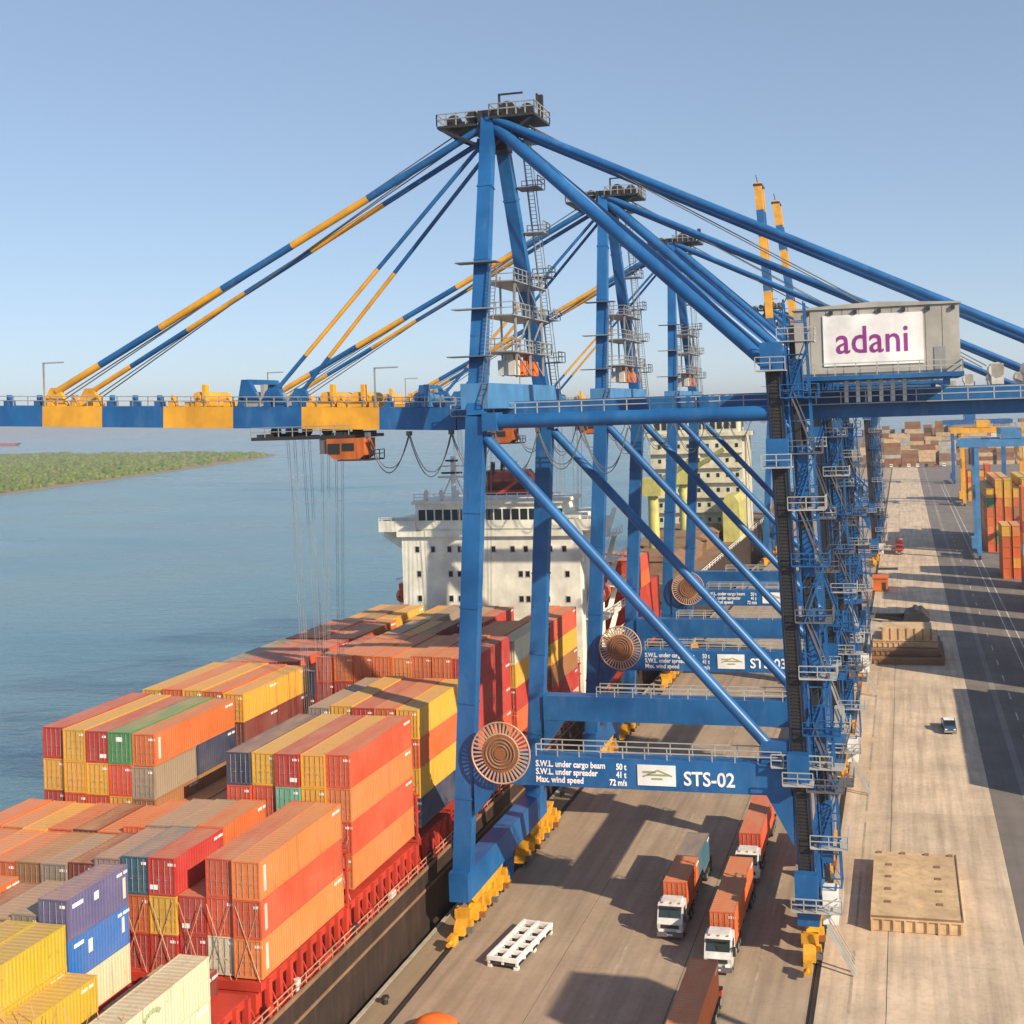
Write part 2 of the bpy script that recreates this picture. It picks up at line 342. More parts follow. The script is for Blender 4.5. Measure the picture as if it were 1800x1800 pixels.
# ================================================================ CONTAINERS
PAL = dict(O=(.60, .115, .022), o=(.66, .19, .045), R=(.42, .022, .02), r=(.56, .065, .025), Y=(.68, .34, .03), y=(.52, .36, .02), N=(.016, .035, .085),
           G=(.03, .22, .08), T=(.14, .40, .28), B=(.012, .15, .46), P=(.085, .09, .23), W=(.58, .56, .42), K=(.27, .21, .17), M=(.17, .025, .025), D=(.02, .11, .18), b=(.30, .13, .045))
CNAME = dict(O='orange', o='tangerine', R='red', r='vermilion', Y='yellow', y='lemon', N='navy', G='green', T='teal', B='blue', P='violet', W='cream', K='taupe', M='maroon', D='petrol', b='brown')
CW, CH = 2.28, 2.85
def corr(mb, L, x, s, z0, z1, per=.30, d=.03):
    """corrugated side wall at x, ridges running up; s = outward sign"""
    pts = []; y = -L / 2 + .16; n = int((L - .32) / per); per = (L - .32) / n
    for i in range(n):
        pts += [(y, 0), (y + per * .28, 0), (y + per * .5, 1), (y + per * .78, 1)]; y += per
    pts.append((y, 0))
    vs = []; fs = []
    for yy, k in pts: vs += [(x - s * k * d, yy, z0), (x - s * k * d, yy, z1)]
    for i in range(len(pts) - 1): fs.append((2 * i, 2 * i + 2, 2 * i + 3, 2 * i + 1))
    mb.add(vs, fs)
def container_meshes(L):
    w, h = CW / 2, CH; m = MB(); p = .13
    for sx in (-1, 1):
        for sy in (-1, 1): m.box(sx * w - (p if sx > 0 else 0), sx * w + (0 if sx > 0 else p), sy * L / 2 - (p if sy > 0 else 0), sy * L / 2 + (0 if sy > 0 else p), 0, h)
        for z0, z1 in ((0, .16), (h - .10, h - .004)): m.box(sx * w - (.10 if sx > 0 else 0), sx * w + (0 if sx > 0 else .10), -L / 2 + p, L / 2 - p, z0, z1)
        corr(m, L, sx * (w - .015), sx, .16, h - .10)
    for sy in (-1, 1):
        for z0, z1 in ((0, .16), (h - .12, h - .004)): m.box(-w + p, w - p, sy * L / 2 - (.10 if sy > 0 else 0), sy * L / 2 + (0 if sy > 0 else .10), z0, z1)
    # far end wall, corrugated
    m.box(-w + p, w - p, L / 2 - .07, L / 2 - .04, .16, h - .12)
    for i in range(7): m.box(-w + .25 + i * .27, -w + .37 + i * .27, L / 2 - .04, L / 2 - .015, .17, h - .13)
    m.box(-w + .10, w - .10, -L / 2 + .10, L / 2 - .10, .02, .12)
    m.box(-w + p, w - p, -L / 2 + .105, -L / 2 + .13, .16, h - .12)
    # roof: shallow swages across
    rz = h - .035; y = -L / 2 + .10; n = int((L - .2) / .42); per = (L - .2) / n; vs = []; fs = []
    for i in range(n):
        for yy, zz in ((0, 0), (per * .35, 0), (per * .5, .022), (per * .85, .022)): vs += [(-w + .09, y + yy, rz + zz), (w - .09, y + yy, rz + zz)]
        y += per
    vs += [(-w + .09, y, rz), (w - .09, y, rz)]
    for i in range(len(vs) // 2 - 1): fs.append((2 * i, 2 * i + 1, 2 * i + 3, 2 * i + 2))
    m.add(vs, fs)
    for sx in (-1, 1):
        for sy in (-1, 1):
            for z in (-.012, h - .115): m.box(sx * w - (.14 if sx > 0 else -.006 + .012), sx * w + (.006 if sx > 0 else .14), sy * L / 2 - (.17 if sy > 0 else .006), sy * L / 2 + (.006 if sy > 0 else .17), z, z + .13)
    body = m.mesh('container_body', ['box'])
    d = MB(); y = -L / 2 + .05
    d.box(-w / 1 + p + .01, -.012, y, y + .05, .17, h - .13)
    for z in (.5, 1.1, 1.75): d.box(-w + p + .04, -.05, y - .018, y, z, z + .28)
    for x in (-w + .42, -.26): d.tube((x, y - .045, .2), (x, y - .045, h - .16), .024, 6, 1)
    d.box(-.45, -.20, y - .06, y - .04, 1.15, 1.20, 1)
    door = d.mesh('container_door', ['box', 'steel'])
    return body, door
CM = {40: container_meshes(12.1), 20: container_meshes(6.02)}
ORD = ['top', 'second', 'third', 'fourth', 'fifth', 'sixth', 'seventh', 'eighth', 'ninth']
def codes(n, w, gap, along):
    m = MB(); a = 0
    for i in range(n):
        if i != 4: m.box(*((a, a + w, -.02, .02, 0, .2) if along == 0 else (-.02, .012, a, a + w, 0, .22)))
        a += w + gap
    return m.mesh('code', ['letter'])
CODE = [codes(8, .05, .03, 0), codes(6, .07, .03, 0), codes(11, .07, .04, 1), codes(8, .09, .05, 1)]
SKIP = set([15,17,19,36,41,43,45,47,49,51,53,55,57,59,61,63,65,69,73,80,81,84,85,88,89,92,93,94,95,97,99,108,112,116,120,126,127,129,130,132,133,135,136,137,138,139,140,141,142,145,150,152,154,156,162,163,165,167,169,176,178,179,182,184,186,188,190,196,198,200,202,204,206,208,210,211,213,215,217,219,225,227,229,231,233,235,237,239,241,243,245,247,255,257,304,305,306,312,313,314,319,320,321,327,328,329,344,346,350,361,363,367,375,377,378,379,380,381,383,384,407,408,409])          # containers buried in the stacks, which nothing shows of
CN = [0]
def container(x, y, z, size, c, label, group, doors=True, vary=.09, rz=0):
    body, door = CM[size]; CN[0] += 1; cc = shade(PAL[c], vary)
    if CN[0] in SKIP: return None
    o = link('shipping_container', body, None, (x, y, z)); o.rotation_euler.z = rz
    o.color = (*cc, 1)
    o['label'] = label; o['category'] = 'shipping container'; o['group'] = group
    if doors:
        a = link('door', door, o); a.color = o.color
        b = link('door', door, o); b.scale = (-1, 1, 1); b.color = o.color
        if CN[0] % 3: link('code_marking', CODE[CN[0] % 2], o, (.55, -12.1 / 2 + .03 if size == 40 else -3.01 + .03, 2.25))
        if CN[0] % 4 != 1: link('side_code_marking', CODE[2 + CN[0] % 2], o, (CW / 2 - .008, 4.6 if size == 40 else 1.9, 2.3))
    return o
def mark(o, y, z, w, h, mat='letter', x=None, name='marking'):
    x = CW / 2 + .004 if x is None else x
    return MB().box(x - .02, x + .008, y - w / 2, y + w / 2, z - h / 2, z + h / 2).build(name, mat, o)
ROWX = lambda r: -4.5 - 2.36 * r - 1.165
BAY = {0: -39.6, 1: -25.3, 2: -11.7, 3: 2.1, 4: 15.9, 5: 29.6, 6: 43.4}
BNAME = {0: 'first bay from camera', 1: 'second bay from camera', 2: 'third bay from camera', 3: 'fourth bay from camera', 4: 'third bay before deckhouse', 5: 'second bay before deckhouse', 6: 'bay right before deckhouse'}
RORD = ['first', 'second', 'third', 'fourth', 'fifth', 'sixth', 'seventh', 'eighth', 'ninth', 'tenth', 'eleventh', 'twelfth', 'thirteenth']
KEEP = {}
def stack(bay, part, row, ztop, cols, y0=None):
    """cols from the top down; part f = 40 ft, n / a = near / far 20 ft"""
    size = 40 if part == 'f' else 20
    yb = BAY[bay] if y0 is None else y0
    yc = yb + 6.05 if part == 'f' else (yb + 3.01 if part == 'n' else yb + 9.1)
    jx, jy, jz = random.uniform(-.03, .03), random.uniform(-.16, .16), random.uniform(-.07, .07)
    for k, c in enumerate(cols):
        z = jz + ztop - CH - k * (CH + .02)
        half = '' if part == 'f' else (' near half,' if part == 'n' else ' far half,')
        lab = '%s container, %s tier,%s %s row, %s' % (CNAME[c], ORD[k], half, RORD[row], BNAME[bay])
        KEEP[(bay, part, row, k)] = container(ROWX(row) + jx + random.uniform(-.015, .015), yc + jy, z, size, c, lab, 'containers stacked on the ship')
# bay 0
stack(0, 'f', 0, 13.1, 'WW', -43.8)
stack(0, 'f', 3, 12.3, 'yy', -45.8); stack(0, 'f', 4, 15.5, 'yy', -45.8); stack(0, 'f', 5, 15.6, 'yY', -45.8); stack(0, 'f', 6, 15.3, 'YO', -45.8)
stack(0, 'a', 4, 17.1, 'PBW', -39.5); stack(0, 'a', 5, 15.9, 'KM', -39.5); stack(0, 'a', 6, 15.5, 'KM', -39.5); stack(0, 'a', 7, 15.2, 'MO', -39.5); stack(0, 'a', 8, 15.6, 'OO', -39.5)
stack(0, 'a', 1, 9.9, 'M', -39.5); stack(0, 'a', 2, 9.9, 'K', -39.5)
# bay 1
stack(1, 'f', 0, 17.0, 'oro'); stack(1, 'f', 1, 16.9, 'rrW'); stack(1, 'f', 2, 14.0, 'RR')
stack(1, 'n', 3, 16.7, 'RYR'); stack(1, 'a', 3, 16.8, 'OR'); stack(1, 'n', 4, 16.7, 'DOR'); stack(1, 'a', 4, 16.8, 'KR'); stack(1, 'n', 5, 16.4, 'KM'); stack(1, 'a', 5, 16.7, 'KO')
stack(1, 'n', 6, 16.0, 'MM'); stack(1, 'a', 6, 16.4, 'OR'); stack(1, 'n', 7, 15.8, 'KO'); stack(1, 'a', 7, 15.9, 'OO')
for r_, a_, b_ in ((8, 'b', 'M'), (9, 'O', 'r'), (10, 'o', 'Y'), (11, 'O', 'o'), (12, 'o', 'O')): stack(1, 'n', r_, 15.7, a_ + 'O'); stack(1, 'a', r_, 15.9, b_ + 'O')
# bay 2
for r_, c_ in enumerate(('roro', 'YYRO', 'RTRK', 'YrOR', 'NrRO')): stack(2, 'f', r_, 20.4, c_)
for r_, c_ in ((5, 'MR'), (6, 'KM'), (7, 'bO')): stack(2, 'f', r_, 14.6, c_)
stack(2, 'f', 8, 21.65, 'O')
yb = BAY[2]
stack(2, 'n', 8, 21.65 - CH - .02, 'Kb'); stack(2, 'a', 8, 21.65 - CH - .02, 'Nb')
for r_, c_ in ((9, 'GrY'), (10, 'RYr'), (11, 'YYr'), (12, 'RYR')): stack(2, 'f', r_, 21.7 + .08 * (r_ - 9), c_ + 'O')
# bay 3
for r_, c_ in ((0, 'YOYN'), (1, 'OrY'), (2, 'RrO'), (3, 'YOr'), (4, 'KrR')): stack(3, 'f', r_, 20.6 + .1 * (r_ % 2), c_)
for r_, c_ in ((5, 'rM'), (6, 'KM'), (7, 'MR')): stack(3, 'f', r_, 15.4, c_)
stack(3, 'n', 8, 21.7, 'YMM'); stack(3, 'a', 8, 21.7, 'YMM')
for r_, c_ in ((9, 'OR'), (10, 'YO'), (11, 'OY'), (12, 'Yb')): stack(3, 'f', r_, 21.9, c_)
# bay 4
for r_, c_ in ((0, 'RRRr'), (1, 'OrR'), (2, 'OR'), (3, 'oO'), (4, 'OR'), (5, 'Or'), (6, 'OR')): stack(4, 'f', r_, 22.4 + .1 * (r_ % 3), c_)
stack(4, 'n', 7, 22.3, 'rRR'); stack(4, 'a', 7, 22.3, 'RRM'); stack(4, 'f', 8, 20.6, 'NMR')
for r_, c_ in ((9, 'rR'), (10, 'Rr'), (11, 'rO'), (12, 'KR')): stack(4, 'f', r_, 21.6, c_)
# bay 5
for r_, c_ in ((0, 'WYRO'), (1, 'OR'), (2, 'rO'), (3, 'RM'), (4, 'KR'), (5, 'MR'), (6, 'YO'), (7, 'KM'), (8, 'rRM'), (9, 'Or'), (10, 'rO'), (11, 'OY'), (12, 'rR')): stack(5, 'f', r_, 21.4 + .12 * (r_ % 2) - (2.6 if r_ in (3, 4, 8) else 0), c_)
# bay 6
for r_, c_ in ((0, 'rYbR'), (1, 'Or'), (2, 'RM'), (3, 'KR'), (4, 'RM'), (5, 'KM'), (6, 'MR'), (7, 'Kb'), (8, 'YO'), (9, 'Yb'), (10, 'YO'), (11, 'bY'), (12, 'Yb')): stack(6, 'f', r_, 20.9 + .1 * (r_ % 2) - (2.7 if r_ in (2, 3, 6, 9) else 0), c_)
# painted marks that show on single containers
o = KEEP[(0, 'a', 4, 0)]; mark(o, -2.0, 2.2, 1.0, .28); mark(o, -.2, 2.0, .42, .55); mark(o, 2.6, 1.3, .3, 1.5, 'boompale')
o = KEEP[(0, 'a', 4, 1)]; mark(o, -2.0, 2.3, .9, .25); mark(o, -.9, 1.7, .38, .9); mark(o, 2.4, 1.6, .25, 1.1, 'boompale')
o = KEEP[(0, 'f', 0, 0)]
g = MB(); pts = [(CW / 2 + .01, .2 + 1.0 * math.cos(a), 1.35 + .95 * math.sin(a)) for a in [R(x) for x in range(40, 330, 24)]]
for a, b in zip(pts, pts[1:]): g.beam(a, b, .03, .28, (1, 0, 0))
g.build('emblem', 'olive', o)
for key in ((1, 'f', 0, 0), (1, 'f', 0, 1), (1, 'f', 0, 2), (2, 'f', 8, 0)): mark(KEEP[key], -5.35, 1.45, .3, 1.9, 'boompale')
for key, dx in (((2, 'f', 9, 0), 0), ((2, 'f', 10, 0), .6), ((1, 'n', 3, 0), -.7), ((1, 'f', 2, 0), -.6), ((2, 'f', 2, 0), .6)):
    oo = KEEP[key]; L2 = 6.05 if key[1] == 'f' else 3.01
    MB().box(dx - .32, dx + .32, -L2 + .0, -L2 + .02, 2.0 if dx == 0 else .45, 2.4 if dx == 0 else .8).build('label_plate', 'letter', oo)

# ================================================================ THE SHIP
ship = thing('container_ship', 'brown-hulled container ship loaded with stacked containers, moored at the quay', 'ship', (0, 0, 0))
def hullsec(y, hw, zt, keel=-9, flare=0):
    cx = -19.9
    return [(cx - hw, y, zt), (cx - hw + flare, y, -4), (cx - hw + flare + 1.5, y, keel), (cx + hw - flare - 1.5, y, keel), (cx + hw - flare, y, -4), (cx + hw, y, zt)]
secs = [hullsec(-125, 1.0, 9.5, -9, .6), hullsec(-110, 8, 8.0, -9, 3), hullsec(-92, 14.2, 6.4, -9, 2), hullsec(-75, 16.2, 5.6), hullsec(70, 16.2, 5.6), hullsec(118, 15.6, 5.9, -9, .4), hullsec(140, 12.5, 6.4, -7, 2.5)]
h = MB(); vs = [p for s_ in secs for p in s_]; fs = []
for i in range(len(secs) - 1):
    for j in range(5): fs.append((6 * i + j, 6 * i + j + 1, 6 * i + 6 + j + 1, 6 * i + 6 + j))
fs += [tuple(range(6)), tuple(range(6 * len(secs) - 6, 6 * len(secs)))]
h.add(vs, fs).build('hull', 'hullbrown', ship)
d = MB(); pv = []
for s_ in secs: pv += [(s_[0][0] + .05, s_[0][1], s_[0][2] - .25), (s_[5][0] - .05, s_[5][1], s_[5][2] - .25)]
d.add(pv, [(2 * i, 2 * i + 1, 2 * i + 3, 2 * i + 2) for i in range(len(secs) - 1)]).build('deck', 'shipred', ship)
MB().box(-3.78, -3.62, -75, 70, 5.45, 5.78).box(-3.72, -3.60, -75, 70, 3.6, 3.85).build('rubbing_strake', 'hatchbrown', ship)
for b in range(7):                                    # hatch coamings under each bay
    MB().box(-35.2, -5.1, BAY[b] - .2, BAY[b] + 12.3, 5.3, 7.5).build('hatch_coaming', 'shipred', ship)
    cov = MB().box(-35.4, -4.6, BAY[b] - .3, BAY[b] + 12.4, 7.5, 8.15)
    cov.build('hatch_cover', 'shipred', ship)
    for k in range(9):                                  # stools that carry the outboard row
        y = BAY[b] + .3 + k * 1.45
        MB().box(-4.7, -4.3, y, y + .35, 5.3, 8.1).beam((-4.5, y + .2, 7.8), (-4.0, y + .9, 5.5), .1, .1).build('cargo_stool', 'shipred', ship)
for b in range(2, 8):                                    # lashing bridges between bays
    y = (BAY[b] if b < 7 else BAY[6] + 13.9) - .95; top = 10.6 if b == 1 else 12.5
    lb = MB()
    for r_ in range(14):
        x = -4.6 - 2.36 * r_; lb.box(x - .09, x + .09, y - .12, y + .12, 5.3, top)
    for z in (8.3, 11.0, top): lb.box(-35.4, -4.4, y - .42, y + .42, z - .12, z)
    lb.rail([(-4.4, y - .4, top), (-35.4, y - .4, top)], 1.0, .04, 2.4)
    lb.build('lashing_bridge', 'shipred', ship)
for b in range(0, 7):                                 # crossed lashing rods on the door ends
    l = MB()
    for r_ in range(0, 5):
        x = ROWX(r_); y = BAY[b] - .12
        l.tube((x - 1.0, y - .1, 8.2), (x + .95, y, 13.6), .028, 5).tube((x + 1.0, y - .13, 8.2), (x - .95, y - .03, 13.6), .028, 5)
    l.build('lashing_rod', 'reelrim', ship)
rl = MB().rail([(-3.9, -75, 5.45), (-3.9, 70, 5.45)], 1.05, .035, 2.0).build('railing', 'reelrim', ship)
for k in range(26):                                   # ventilators, lockers and fairleads along the side deck
    y = -42 + k * 4.1 + random.uniform(-.8, .8); mt = ('shipred', 'boompale', 'shipred', 'dark')[k % 4]
    if k % 3: MB().tube((-4.05, y, 5.3), (-4.05, y, 6.3 + .3 * random.random()), .16, 8).tube((-4.05, y, 6.2), (-4.05, y, 6.55), .28, 8).build('ventilator', mt, ship)
    else: MB().box(-4.35, -3.95, y - .4, y + .5, 5.3, 6.2).build('deck_locker', mt, ship)

# deckhouse
YD = 62.0
dk = MB().box(-34.4, -5.6, YD, YD + 13, 5.4, 35.2)
dk.build('deckhouse', 'deckhouse', ship)
MB().box(-35.0, -5.0, YD - .55, YD - .003, 32.2, 33.1).build('bridge_front_ledge', 'deckhouse', ship)
br = MB().box(-31.8, -8.2, YD - .3, YD + 9, 33.4, 37.2); br.build('wheelhouse', 'deckhouse', ship)
MB().box(-32.2, -7.8, YD - .8, YD + 9.5, 37.2, 37.7).build('wheelhouse_roof', 'deckhouse', ship)
for sx, x0, x1 in ((-1, -38.0, -31.8), (1, -8.2, -1.9)):
    w = MB().box(x0, x1, YD - .5, YD + 4.5, 33.0, 33.5).box(x0, x1, YD - .5, YD - .35, 33.5, 34.7).box(x0, x1, YD + 4.35, YD + 4.5, 33.5, 34.7)
    xe = x0 if sx < 0 else x1; w.box(min(xe, xe - sx * .15), max(xe, xe - sx * .15), YD - .35, YD + 4.35, 33.5, 34.7)
    xi = -34.4 if sx < 0 else -5.6
    w.prism([(xi, 33.0), (xe, 33.0), (xe, 32.0), (xi, 29.8)], 1, YD + 1.2, YD + 2.6)
    w.build('bridge_wing', 'deckhouse', ship)
nw = 17
for k in range(nw):
    x = -31.3 + k * 1.385; MB().box(x, x + 1.12, YD - .345, YD - .30, 34.7, 36.35).build('bridge_window', 'glass', ship)
for fl, zc in enumerate((30.2, 26.4, 22.6, 18.8, 15.0)):
    for x in ((-31.8, -29.2, -26.5, -24.8, -21.5, -19.3, -16.2, -14.1, -12.0, -10.2, -8.0) if fl == 0 else (-31.6, -26.4, -24.9, -15.0, -13.9, -12.0, -10.8, -7.6) if fl < 3 else (-31.4, -25.4, -14.4, -12.6, -10.6, -8.8)):
        fr = MB().box(x - .42, x + .42, YD - .05, YD - .002, zc - .55, zc + .55).build('window', 'boompale', ship)
        MB().box(x - .30, x + .30, YD - .085, YD - .051, zc - .42, zc + .42).build('pane', 'glass', fr)
MB().rail([(-31.8, YD - .7, 37.7), (-8.2, YD - .7, 37.7)], 1.1, .05, 1.6).rail([(-38, YD - .4, 34.7), (-31.8, YD - .4, 34.7)], .5, .04).rail([(-8.2, YD - .4, 34.7), (-2, YD - .4, 34.7)], .5, .04).build('deckhouse_railing', 'white', ship)
fn = MB().prism([(-28, 36), (-18.5, 36), (-18.9, 40.2), (-19.8, 41.3), (-26.8, 41.3), (-27.6, 40.2)], 1, YD + 13.5, YD + 20).box(-28, -18.5, YD + 13.2, YD + 20.5, 5.4, 36)
fn.build('funnel', 'funnel', ship)
MB().box(-28.1, -18.4, YD + 13.1, YD + 20.6, 37.6, 38.2).build('funnel_band', 'shipred', ship)
for x in (-25.4, -23.6, -21.5): MB().tube((x, YD + 16.5, 41.2), (x, YD + 16.8, 42.7), .42, 8).build('exhaust_pipe', 'dark', ship)
rm = MB().box(-27.0, -26.4, YD + 2.6, YD + 3.2, 37.7, 44.4).box(-29.2, -24.2, YD + 2.7, YD + 3.1, 41.0, 41.35).box(-28.4, -25, YD + 2.2, YD + 3.6, 42.8, 43.0).beam((-28.8, YD + 2.9, 37.7), (-26.7, YD + 2.9, 42.0), .2, .2).beam((-24.6, YD + 2.9, 37.7), (-26.7, YD + 2.9, 42.0), .2, .2)
rm.build('radar_mast', 'white', ship)
MB().box(-28.4, -25, YD + 2.2, YD + 2.5, 41.7, 42.0).box(-27.7, -25.7, YD + 2.3, YD + 2.6, 43.6, 43.9).build('radar_scanner', 'dark', ship)
for x in (-30.5, -28, -25.4, -10.5): MB().tube((x, YD + 1, 37.7), (x, YD + 1, 38.6), .3, 8).tube((x, YD + 1, 38.6), (x, YD + 1, 39.3), .55, 10, 0, .2).build('antenna_dome', 'white', ship)
for sx, x in ((-1, -36.3), (1, -4.2)):                # lifeboats in davits
    lbm = MB(); cs = [(-3.6, .15), (-2.8, .95), (0, 1.25), (2.8, .95), (3.6, .15)]; n8 = 10; vs = []; fs = []
    for yy, r_ in cs: vs += [(x + r_ * math.cos(i * 2 * math.pi / n8), YD + 6 + yy, 20.6 + 1.15 * r_ * math.sin(i * 2 * math.pi / n8)) for i in range(n8)]
    for i in range(len(cs) - 1):
        for j in range(n8): fs.append((i * n8 + j, i * n8 + (j + 1) % n8, (i + 1) * n8 + (j + 1) % n8, (i + 1) * n8 + j))
    lbm.add(vs, fs, 0, True).box(x - .6, x + .6, YD + 3.6, YD + 6.4, 21.6, 22.5).build('lifeboat', 'lifeboat', ship)
    for yy in (3.2, 8.8):
        MB().beam((x - sx * 1.6, YD + yy, 17.5), (x - sx * .6, YD + yy, 23.6), .28, .3).beam((x - sx * .6, YD + yy, 23.6), (x + sx * .8, YD + yy, 23.2), .25, .25).build('davit', 'white', ship)
    MB().box(min(x - 1.9, x + 1.9), max(x - 1.9, x + 1.9), YD + 2, YD + 10.5, 17.3, 17.6).rail([(x + sx * 1.9, YD + 2, 17.6), (x + sx * 1.9, YD + 10.5, 17.6)], 1.1, .05).build('boat_deck', 'deckhouse', ship)
for k, z in enumerate((13.0, 17.0, 21.0, 25.0, 29.0)): # open side decks with stairs on the quay side
    MB().box(-5.6, -3.2, YD + 11, YD + 17, z - .15, z).rail([(-3.25, YD + 11, z), (-3.25, YD + 17, z)], 1.0, .05).beam((-4.4, YD + 11.4, z), (-4.4, YD + 16.6, z + 3.9), .8, .15).build('side_stair', 'deckhouse', ship)
for ch in ship.children:                              # the whole house sits a little lower
    if ch.name.split('.')[0] in ('deckhouse', 'bridge_front_ledge', 'wheelhouse', 'wheelhouse_roof', 'bridge_wing', 'bridge_window', 'window', 'deckhouse_railing', 'radar_mast', 'radar_scanner', 'antenna_dome', 'funnel', 'funnel_band', 'exhaust_pipe'): ch.location.z -= 1.8
# containers abaft the funnel
for r_, c_ in ((0, 'rO'), (1, 'RO'), (2, 'Or'), (3, 'RO'), (4, 'OK')):
    for k, c in enumerate(c_):
        container(ROWX(r_), 97, 22.5 - CH * (k + 1), 40, c, '%s container behind the deckhouse, %s tier, %s row from quay' % (CNAME[c], ORD[k], RORD[r_]), 'containers stacked on the ship', False)
MB().box(-34, -4.8, 88, 112, 5.3, 16.7).build('aft_hatch', 'shipred', ship)

# ---------------------------------------------------------------- second ship further along the quay
s2 = thing('bulk_carrier', 'cream and olive ship berthed beyond the container ship', 'ship', (0, 150, 0))
MB().prism([(-36, 6), (-36, 146), (-30, 162), (-12, 162), (-4.4, 146), (-4.4, 6), (-12, -6), (-28, -6)], 2, -8, 9.5).build('hull', 'hullbrown', s2)
MB().prism([(-35.5, 7), (-35.5, 145), (-30, 161), (-12, 161), (-5, 145), (-5, 7), (-12, -5), (-28, -5)], 2, 9.52, 9.7).build('deck', 'hatchbrown', s2)
MB().box(-34, -5.5, 86, 106, 9.7, 40).build('deckhouse', 'dullcream', s2)
MB().box(-37.5, -2.5, 85, 93, 40, 41.2).box(-33, -6.5, 85.4, 98, 41.2, 45.2).build('wheelhouse', 'dullcream', s2)
for k in range(12): MB().box(-32.2 + k * 2.15, -30.7 + k * 2.15, 85.3, 85.39, 42.2, 44.3).build('bridge_window', 'glass', s2)
for z in (14, 18.5, 23, 27.5, 32, 36.5):
    for k in range(9): MB().box(-31.6 + k * 3.0, -30.7 + k * 3.0, 85.9, 85.99, z, z + 1.2).build('window', 'glass', s2)
    MB().box(-34.4, -5.1, 84.9, 85.98, z - 1.7, z - 1.45).rail([(-34.4, 84.95, z - 1.45), (-5.1, 84.95, z - 1.45)], 1.1, .06, 3).build('deck_ledge', 'dullcream', s2)
for k, y in enumerate((10, 30, 50, 68)):
    MB().box(-29, -11, y, y + 14, 9.7, 12.6).prism([(-29.5, 12.6), (-10.5, 12.6), (-13, 13.8), (-27, 13.8)], 1, y - .4, y + 14.4).build('hatch_cover', 'hatchbrown', s2)
for k, y in enumerate((26, 66)):                      # deck cranes
    MB().tube((-20, y, 9.7), (-20, y, 27), 1.5, 12, 0, 1.3).box(-22.5, -17.5, y - 2.2, y + 2.2, 27, 31.5).beam((-19, y - 1, 30), (-7, y - 5, 37), 1.0, 1.2).build('deck_crane', 'olivepaint', s2)
MB().prism([(-24, 45.2), (-15, 45.2), (-16, 52), (-23, 52)], 1, 107, 116).box(-24, -15, 106.5, 116.5, 9.7, 45.2).build('funnel', 'olivepaint', s2)
MB().box(-9.5, -4.6, 70, 84, 9.7, 21).prism([(-9.5, 21), (-4.6, 21), (-6, 23), (-8.5, 23)], 1, 70, 84).build('stores_house', 'olivepaint', s2)
MB().box(-20.4, -19.6, 90, 90.8, 45.2, 57).box(-24, -16, 90.2, 90.6, 51, 51.5).build('mast', 'white', s2)
MB().rail([(-4.6, 6, 9.7), (-4.6, 146, 9.7)], 1.2, .06, 4).build('railing', 'white', s2)

